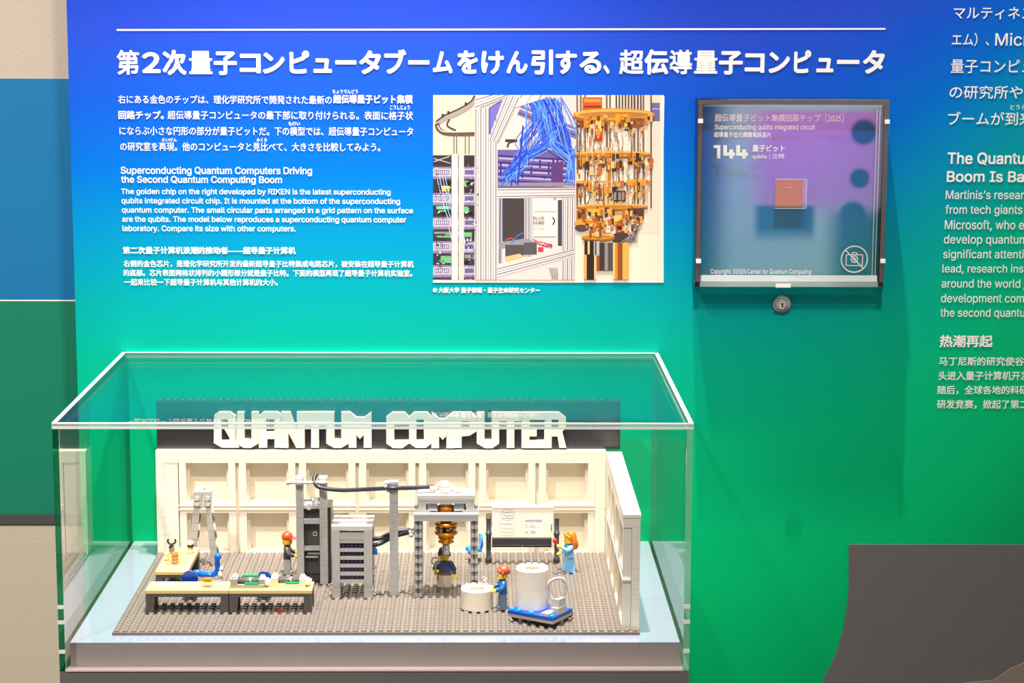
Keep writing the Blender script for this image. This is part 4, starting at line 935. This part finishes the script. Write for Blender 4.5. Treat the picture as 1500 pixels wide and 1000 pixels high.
ycy = 4.5
ct = thing('gold_cooling_tower', 'shiny gold stack of discs with silver tip hanging inside the grey frame', 'cooling tower', W(63.6, yc+20, 0))
cz_ = lambda p: sx_(653, p, yc+20)[1]
obj('gold_ball', MB(.001).lathe([(3, cz_(751)), (7, cz_(748.5)), (8.6, cz_(744)), (8.4, cz_(740)), (5, cz_(738))], (0, 0, 0), 28), AMBER, ct)
for s_ in (-1, 1): obj('silver_foot', MB(.001).ball((s_*9.5, -2, cz_(749.5)), 3.2, n=12), SILVER, ct)
obj('hanger', MB(.001).cyl((0, 0, cz_(764)), 6, cz_(750)-cz_(764), n=20), GOLD, ct)
for p_, r_, h_ in ((766.5, 11.6, 1.8), (779.5, 11.6, 1.8)):
    obj('gold_disc', MB(.001).lathe([(r_-1.4, cz_(p_)-h_), (r_, cz_(p_)-h_*.3), (r_, cz_(p_)+h_*.4), (r_-1.2, cz_(p_)+h_)], n=36), GOLD, ct)
core = MB(.001).cyl((0, 0, cz_(778)), 4, cz_(768)-cz_(778), n=20)
obj('core', core, mat('dark_bronze', (110, 76, 46), .3, .5), ct)
ring_ = MB(.001)
for k in range(8):
    a = 2*math.pi*k/8+.2; ring_.ball((8.8*math.cos(a), 8.8*math.sin(a), cz_(773)), 2.1, n=10)
obj('silver_studs', ring_, mat('bronze_silver', (176, 150, 128), .25, .6), ct)
obj('gold_drum', MB(.001).lathe([(7.6, cz_(785)), (8.0, cz_(781.6))], n=24), GOLD, ct)
dr = MB(.001)
dr.lathe([(4.6, cz_(795.5)), (6.2, cz_(794)), (6.4, cz_(787)), (6.2, cz_(785.1))], n=16)
for k in range(6):
    a = 2*math.pi*k/6; dr.box(6.2*math.cos(a)-1.3, 6.2*math.cos(a)+1.3, 6.2*math.sin(a)-1.3, 6.2*math.sin(a)+1.3, cz_(794.5), cz_(790.5)); dr.box(6.8*math.cos(a)-1.1, 6.8*math.cos(a)+1.1, 6.8*math.sin(a)-1.1, 6.8*math.sin(a)+1.1, cz_(788.5), cz_(785.2))
obj('gold_claws', dr, GOLD, ct)
obj('silver_tip', MB(.001).lathe([(3.4, cz_(811.5)), (3.7, cz_(810.5)), (3.7, cz_(798)), (3.0, cz_(796))], n=24), SILVER, ct)

# cables
def wpt(px, py, y): X, Z = at(px, py, YB0+y/1000); return (X, YB0+y/1000, Z)
CABLE = mat('black_rubber', (40, 42, 52), .45)
tag(obj('cable', MB().tube(smoothpts([wpt(463.5, 694, 164), wpt(460, 701, 160), wpt(462, 708.5, 156), wpt(470, 714, 154), wpt(500, 717.6, 148), wpt(535, 716.5, 138), wpt(563, 715.2, 122), wpt(577, 714.8, 117.2), wpt(605, 714.2, 128), wpt(634, 712.6, 136)], 8), .0021, 10), CABLE),
    'thick black cable running along the post tops to the cooling frame', 'cable')
tag(obj('hose', MB().tube(smoothpts([wpt(544, 789, 124), wpt(556, 788.2, 122), wpt(568, 783, 128.5), wpt(580, 778.6, 131.5), wpt(600, 776.2, 132)], 8), .0022, 10), CABLE), 'upper of the two short black hoses behind the grey post', 'cable', 'short hoses from the wide rack to the cooling frame')
tag(obj('hose', MB().tube(smoothpts([wpt(544, 799, 122), wpt(556, 796, 120), wpt(568, 790, 128.5), wpt(580, 784.5, 131.5), wpt(600, 779.2, 129)], 8), .0022, 10), CABLE), 'lower of the two short black hoses behind the grey post', 'cable', 'short hoses from the wide rack to the cooling frame')

# whiteboard
yw = 243
t = thing('whiteboard', 'white drawing board between two black posts with a black tray', 'whiteboard', W(143, yw, 0))
wx = lambda p, q=770: sx_(p, q, yw)[0]-143
wz = lambda p: sx_(765, p, yw)[1]
obj('board', g_((wx(720.7), wx(747.5), 0, 3, wz(787), wz(744)), (wx(747.7), wx(764), 0, 3, wz(787), wz(744)), (wx(764.3), wx(810.5), 0, 3, wz(787), wz(744))), mat('board_white', (250, 240, 226), .3), t)
obj('board_rim', g_((wx(720.7)-.3, wx(810.5)+.3, -.6, 3.2, wz(744), wz(742))), WHITE, t)
obj('tray', g_((wx(720.9), wx(808), -3, 3, wz(797), wz(788)), (wx(720.9), wx(765.5), -2, 3, wz(800.6), wz(797.6)), (wx(766), wx(808), -2, 3, wz(800.6), wz(797.6))), mat('tray_black', (50, 50, 56), .25), t)
obj('rod', MB(.001).cyl((wx(722), -2.4, wz(797.2)), .45, wx(806)-wx(722), 'x', 8), PG, t)
obj('pen_slot', g_((wx(807.2), wx(808.4), -.3, 0, wz(777.5), wz(767.5))), BLACK, t)
for pc in (715.7, 815.6):
    c_ = wx(pc, 790); h1 = wz(758.6)
    obj('post', MB(.001).lathe([(3.6, 1.9), (3.7, 6.5), (2.6, 7.5), (2.5, wz(784)), (3.3, wz(783.5)), (3.3, wz(780.5)), (2.5, wz(780)), (2.4, h1-1), (2.4, h1)], (c_, 1.5, 0), 18), mat('post_black', (52, 56, 58), .3), t)
def scrib(P, col, w_=.28):
    m_ = MB(.001)
    for a, b_ in zip(P[:-1], P[1:]):
        if a is None or b_ is None: continue
        (x0, z0), (x1, z1) = [(wx(700+p[0]/8.69, 760), wz(735+p[1]/8.69)) for p in (a, b_)]
        d = Vector((x1-x0, z1-z0)); n = Vector((-d.y, d.x)).normalized()*w_/2 if d.length else Vector((0, w_))
        q_ = -.04-.0012*len(m_.f)/2; m_.add([(x0+n.x, q_, z0+n.y), (x1+n.x, q_, z1+n.y), (x1-n.x, q_, z1-n.y), (x0-n.x, q_, z0-n.y)], [(0, 1, 2, 3)])
    return m_
pb = mat('marker_blue', (40, 90, 190), .6); pv = mat('marker_violet', (84, 84, 170), .6); pg = mat('marker_green', (120, 160, 60), .6); pk = mat('marker_black', (70, 66, 70), .6)
cl = [(375+88*math.cos(a/12*math.pi)*(1+.05*math.cos(a*2.2)), 165+72*math.sin(a/12*math.pi)*(1+.05*math.cos(a*2.2))) for a in range(25)]
obj('cloud_outline', scrib(cl, 0), pv, t)
def zig(x0, x1, y, amp, n, r_): return [(x0+(x1-x0)*i/n, y+amp*(r_.random()-.5)*2) for i in range(n+1)] + [None]
r_ = random.Random(2); P = []
for y in (135, 172, 205): P += zig(318, 440, y, 10, 26, r_)
obj('blue_writing', scrib(P, 0, .35), pb, t)
P = []
for y in (235, 250): P += zig(605, 700, y, 14, 14, r_) + zig(700, 820, y, 14, 18, r_)
for y in (300, 325): P += zig(605, 640, y, 12, 6, r_) + zig(660, 730, y, 14, 10, r_)
for y in (375, 395): P += zig(605, 640, y, 10, 6, r_) + zig(670, 735, y, 16, 9, r_)
obj('violet_writing', scrib(P, 0, .3), pv, t)
P = zig(300, 450, 280, 6, 34, r_); obj('small_writing', scrib(P, 0, .35), pk, t)
P = []
for y in (340, 385): P += zig(300, 440, y, 12, 22, r_)
P += [(285, 230), (285, 425), (470, 430), (470, 230), None, (440, 340), (455, 370), (435, 400), None]
obj('green_writing', scrib(P, 0, .28), pg, t)

# white drums and cart
def drum(name, x, y, z, secs, label, r=15.8):
    t = thing(name, label, 'drum', W(x, y, z))
    for k in range(secs):
        h0, h1 = k*19.2, (k+1)*19.2-.12
        prof = [(r-3.2, h1), (r, h1), (r, h0), (r-3.2, h0)]
        obj('drum_ring', MB(.001).lathe([(r-3.6, h1), (r-.25, h1), (r, h1-.3), (r, h0+.3), (r-.2, h0), (r-3.6, h0), (r-3.6, h1)], n=40, caps=False, smooth=False), WHITE, t)
    H = secs*19.2
    st = MB(.001)
    for k in range(12):
        a = 2*math.pi*(k+.5)/12; st.cyl(((r-3.0)*math.cos(a), (r-3.0)*math.sin(a), H-.2), 2.4, 1.9, n=12)
    obj('studs', st, WHITE, t)
    obj('hollow_floor', MB(.001).cyl((0, 0, H-4.4), r-3.7, 1.2, n=24), mat('peach_plastic', (150, 96, 56), .5), t)
    obj('inner_corner', g_((-12, -6.4, -10, 10, H-3.1, H-.3), (6.4, 12, -10, 10, H-3.1, H-.3), (-6.3, 6.3, 6.4, 11.8, H-3.1, H-.3), (-6.3, 6.3, -11.8, -6.4, H-3.1, H-.3)), WHITE, t)
    return t
fx_, fy_ = fl(698, 897); drum('short_white_drum', 94.5, 77, 1.9, 1, 'short white round drum standing on the studded floor')
# cart
cang = R(-32.5)
ccx, ccy = 155.0, 34.5
ctz = 12.6
t = thing('blue_cart', 'blue flat cart with grey handle and black wheels carrying the tall drum', 'cart', W(ccx, ccy, 1.9), cang)
obj('deck', g_((-25, 25, -18.6, 18.6, 7.2, 10.4)), BLUE, t)
sd = MB(.001)
for x in (-22, -14, 22):
    for y in (-15, 15): studmb(sd, x, y, 10.4)
studmb(sd, 0, -16, 10.4); obj('deck_studs', sd, LBLUE, t)
obj('chassis', g_((-25, 25, -18.5, 18.5, 4.2, 7.1)), mat('chassis_grey', (176, 164, 150), .4), t)
obj('underside', g_((-17, 17, -12, 12, 1.4, 4.1)), DGREY, t)
for x in (-19.5, 19.5):
    for y in (-19.5, 15.5):
        w_ = obj('wheel', MB(.001).lathe([(3.3, 0), (3.9, .6), (3.9, 3.4), (3.3, 4)], (x, y+4, 3.9), 20, 'y'), mat('tyre_black', (44, 42, 44), .6), t)
        obj('hub', MB(.001).cyl((x, y+4.15, 3.9), 1.6, 4.3, 'y', 14), DGREY, w_)
hb = MB(.001).box(12, 20, -18, -6, 10.5, 13.4).box(17, 25, -8, 8, 10.5, 17)
hb.prism([(14, 17.1), (24.5, 17.1), (24.5, 25), (19, 25)], -6, 6)
obj('handle_block', hb, mat('warm_grey_plastic', (190, 184, 178), .35), t)
obj('sloped_tile', MB(.001).prism([(9, 10.5), (16.8, 10.5), (16.8, 15.5)], -17, -8.2), mat('cream_tile', (240, 226, 212), .35), t)
lp = smoothpts([(17, -5.5, 23), (13, -6, 33), (13.5, -6, 40), (17, -3, 43.5), (21, 4, 43), (23.6, 7.5, 38), (23.6, 7, 30), (22, 5.5, 24)], 5)
obj('handle_loop', MB(.001).tube(lp, 1.4, 10), mat('warm_grey_plastic', (190, 184, 178), .35), t)
drum('tall_white_drum', 147.5, 42.5, 1.9+10.5, 2, 'tall white two-part drum standing on the blue cart', 15.4)

# ------------------------------------------------------------------ toy figures
def figure(x, y, rz, label, skin, leg_m, torso_m, arm_m, head_extra, arms, female=False, feet_m=None):
    t = thing('toy_figure', label, 'figure', W(x, y, 1.9), rz)
    if female:
        sk = MB(.001); lo = [(-7.6, -5.2), (7.6, -5.2), (7.6, 4.6), (-7.6, 4.6)]; hi = [(-5.6, -3.6), (5.6, -3.6), (5.6, 3.4), (-5.6, 3.4)]
        sk.add([(a, b, 0) for a, b in lo]+[(a, b, 15.4) for a, b in hi], [(0,1,5,4),(1,2,6,5),(2,3,7,6),(3,0,4,7),(0,3,2,1),(4,5,6,7)])
        obj('skirt', sk, leg_m, t)
    else:
        for s_ in (-1, 1):
            a, b = (.3, 7.5) if s_ > 0 else (-7.5, -.3)
            lg = obj('leg', MB(.001).box(a, b, -3.4, 3.4, 2.4, 12.2), leg_m, t)
            obj('shoe', MB(.001).box(a, b, -5.2, 3.4, 0, 2.35), feet_m or leg_m, lg)
        obj('hips', g_((-7.4, 7.4, -3, 3, 12.3, 15.4)), leg_m, t)
    tr = MB(.001); lo = [(-7.2, -3.6), (7.2, -3.6), (7.2, 3.6), (-7.2, 3.6)]; hi = [(-5.0, -3.2), (5.0, -3.2), (5.0, 3.2), (-5.0, 3.2)]
    tr.add([(a, b, 15.5) for a, b in lo]+[(a, b, 28.2) for a, b in hi], [(0,1,5,4),(1,2,6,5),(2,3,7,6),(3,0,4,7),(0,3,2,1),(4,5,6,7)])
    tr.cyl((0, 0, 28.2), 2.4, 1.4, n=14); obj('torso', tr, torso_m, t)
    for s_, (el, ha) in zip((-1, 1), arms):
        sh = (s_*6.2, 0, 26)
        ar = obj('arm', MB(.001).tube(smoothpts([sh, el, ha], 5), [2.9]*3+[2.7]*4+[2.1]*4, 12).ball(sh, 2.9, n=12), arm_m, t)
        d = (Vector(ha)-Vector(el)).normalized(); c = Vector(ha)+d*2.8
        sd_ = Vector((1, 0, 0)) if abs(d.x) < .8 else Vector((0, 1, 0)); up = d.cross(sd_).normalized(); sd_ = up.cross(d).normalized()
        hp = [c + (d*math.cos(a_) + sd_*math.sin(a_))*2.1 for a_ in [R(q) for q in range(-320, -39, 28)]]
        # open clip-like hand
        hp = [c + (-d*math.cos(a_) + sd_*math.sin(a_))*2.1 for a_ in [R(q) for q in range(-140, 141, 28)]]
        obj('hand', MB(.001).tube(hp, 1.15, 8).tube([Vector(ha)-d*.5, c-d*1.8], 1.2, 8), skin, ar)
    hd = MB(.001).lathe([(3.8, 29.6), (4.7, 30.4), (5.0, 31.4), (5.0, 36.6), (4.7, 37.6), (3.8, 38.3)], n=24)
    ho = obj('head', hd, skin, t)
    fp = MB(.001)
    for s_ in (-1, 1): fp.cyl((s_*1.7, -4.62, 34.9), .55, .5, 'y', 10)
    fp.tube([(-1.9, -4.72, 32.6), (-1, -4.95, 32.2), (1, -4.95, 32.2), (1.9, -4.72, 32.6)], .2, 6)
    fp.v = [(p[0], p[1]-.15, p[2]) for p in fp.v]
    obj('face_print', fp, BLACK, ho)
    head_extra(t, ho); return t
def hair_short(col, sw=1.0):
    def f(t, ho):
        h = MB(.001).lathe([(5.3, 34.6), (5.9, 35.6), (6.0, 38), (5.4, 40.4), (3.6, 42.0), (1.2, 42.6)], n=20)
        h.v = [(p[0], p[1]+.9+(.8 if p[1] > 0 else 0), p[2]) for p in h.v]
        h.tube(smoothpts([(-4.4, -3.2, 38.8), (-1, -4.7, 39.6), (3, -4.5, 38.8), (5, -2.4, 37.4)], 4), 1.1, 8)
        for s_ in (-1, 1): h.tube([(s_*5.2, -.6, 38), (s_*5.4, -.4, 35), (s_*5.1, -.2, 33.4)], 1.1, 8)
        h.tube(smoothpts([(-3, 4.8, 38), (0, 6.2, 35), (3, 4.8, 38)], 4), 1.6, 8)
        obj('hair', h, col, t)
    return f
def cap(t, ho):
    h = MB(.001).lathe([(5.6, 36.0), (5.9, 37.2), (5.8, 39.4), (4.6, 41.8), (2.2, 43), (.8, 43.2)], n=24).cyl((0, 0, 43), 1.2, .8, n=12)
    h.lathe([(5.6, 36.0), (5.6, 36.9)], (0, -4.2, 0), 20)
    obj('cap', h, mat('red_orange_plastic', (222, 70, 38), .35), t)
def hair_long(t, ho):
    h = MB(.001).lathe([(4.9, 31.5), (5.9, 33.4), (6.1, 37.8), (5.4, 40.4), (3.6, 42.2), (1.2, 42.8)], n=22)
    h.v = [(p[0], (p[1] if p[1] > 0 else p[1]*.62)+1.3, p[2]) for p in h.v]
    for k in range(6):
        a = R(20+28*k); x = 5.2*math.cos(a); y = 5.0*math.sin(a)
        h.tube(smoothpts([(x*.6, y*.7, 41), (x*1.05, y*1.1+.6, 37), (x*1.1, y*1.15+1.2, 32), (x*.95, y*1.15+2.2, 27), (x*.6, y*1.1+2.0, 24)], 4), [1.6]*8+[2.0]*6+[1.6]*3, 8)
    h.tube(smoothpts([(-5.2, -1, 35), (-4.4, -3.6, 38.4), (0, -4.6, 39.8), (4.4, -3.6, 38.4), (5.2, -1, 35)], 4), 1.0, 8)
    obj('hair', h, mat('orange_hair', (226, 116, 24), .35), t)
down = lambda s_: ((s_*9.0, -.6, 20.5), (s_*9.6, -3.5, 16.5))
fwd = lambda s_: ((s_*8.6, -2.0, 21.5), (s_*7.4, -7.4, 20.0))
SHOE = mat('shoe_grey', (120, 112, 108), .4)
f1 = figure(-101.5, 205, R(90), 'toy figure in red cap and dark top facing the tall rack', YELLOW, GREY, mat('charcoal_plastic', (66, 62, 66), .4), mat('charcoal_plastic', (66, 62, 66), .4), cap, (fwd(-1), fwd(1)))
BRN = mat('brown_plastic', (112, 66, 40), .4)
f2 = figure(61.5, 145, 0, 'toy figure in dark blue shirt holding a magnifying glass under the gold tower', YELLOW, mat('khaki_plastic', (196, 180, 158), .4), mat('navy_plastic', (48, 62, 96), .4), mat('navy_plastic', (48, 62, 96), .4),
            hair_short(mat('dark_hair', (86, 60, 44), .4)), (((-9.0, -3.0, 21.5), (-8.4, -7.5, 21.0)), ((9.4, -.8, 20.5), (10.2, -3.0, 15.5))), feet_m=SHOE)
obj('belt', g_((-7.5, 7.5, -3.9, 3.9, 15.2, 17.2)), BRN, f2)
mg = thing('magnifying_glass', 'grey magnifying glass held up by the figure under the gold tower', 'magnifying glass', W(61.5-8.6, 145-10.6, 1.9))
mg_r = MB(.001).tube([(0, 0, 17), (0, -.2, 27)], .9, 10).ring((0, 0, 0), 4.4, 3.2, 1.2, 'y', 24)
n0 = len(mg_r.v)-24*5
for i in range(n0, len(mg_r.v)): p = mg_r.v[i]; mg_r.v[i] = (p[0], p[1]-.2, p[2]+31)
obj('glass_frame', mg_r, mat('steel_grey_plastic', (126, 124, 122), .3), mg)
obj('lens', MB(.001).cyl((0, -.5, 31), 3.1, .5, 'y', 20), GLASSY, mg)
LB = mat('light_blue_plastic', (118, 186, 236), .35)
f3 = figure(190, 211, R(-75), 'toy figure with long orange hair and pale blue coat at the whiteboard', YELLOW, LB, LB, LB, hair_long, (((-8.6, -2.4, 22), (-6.8, -7, 18.8)), ((7.6, -4.4, 24), (6.0, -9.0, 26.4))), True)
cf, sf = math.cos(R(-75)), math.sin(R(-75))
def f3w(x, y, z): return W(190 + x*cf - y*sf, 211 + x*sf + y*cf, 1.9+z)
pn = thing('red_tipped_pen', 'white pen with red tip in the orange-haired figure hand', 'pen', f3w(6.0, -12.2, 25.6))
obj('pen_body', MB(.001).tube([(0, 0, 0), (-3.2, 0, 6)], 1.4, 10), WHITE, pn)
obj('pen_tip', MB(.001).tube([(-3.25, 0, 6.1), (-5.4, 0, 10), (-5.8, 0, 10.8)], [2.3, 2.4, 1.6], 12), mat('red_plastic', (206, 40, 30), .35), pn)
pr = MB(.001)
for z0 in (17.5, 20, 22.5, 25): pr.box(-2.5, -1.2, -3.75, -3.5, z0, z0+.9)
pr.box(-.2, .2, -3.75, -3.5, 16, 27.6); obj('coat_print', pr, mat('coat_print_blue', (60, 110, 190), .5), f3)
f4 = figure(119.5, 75, R(-82), 'toy figure with reddish brown hair and blue shirt holding a wrench', YELLOW, mat('sand_blue_plastic', (112, 132, 158), .4), mat('denim_blue_plastic', (28, 92, 158), .35), mat('denim_blue_plastic', (28, 92, 158), .35),
            hair_short(mat('red_brown_hair', (176, 78, 44), .35)), (fwd(-1), fwd(1)))
wr = thing('toy_wrench', 'pale grey toy wrench held by the red-brown haired figure', 'wrench', W(106.3, 74, 20))
wm = MB(.001).tube([(2, 0, 0), (-2.6, 0, 7.5), (-4.8, 0, 11)], .9, 8)
wm.tube([(-4.4, 0, 13.6), (-6.6, 0, 12.2), (-5.6, 0, 10.6), (-3.4, 0, 10.4), (-2.4, 0, 12.4)], .8, 8)
obj('wrench', wm, PG, wr)
# loose red and dark pieces under the long desk
rp = thing('red_tool', 'small red toy tool lying on the studs under the long desk', 'tool', W(-96, 62, 1.9))
obj('tool_body', MB(.001).tube([(-5, 3, 1), (0, 0, 1.2), (5, 1, 1)], .8, 8).ball((0, 0, 1.6), 1.6, n=10), mat('red_plastic', (206, 40, 30), .35), rp)

bpy.data.objects.remove(_fo)
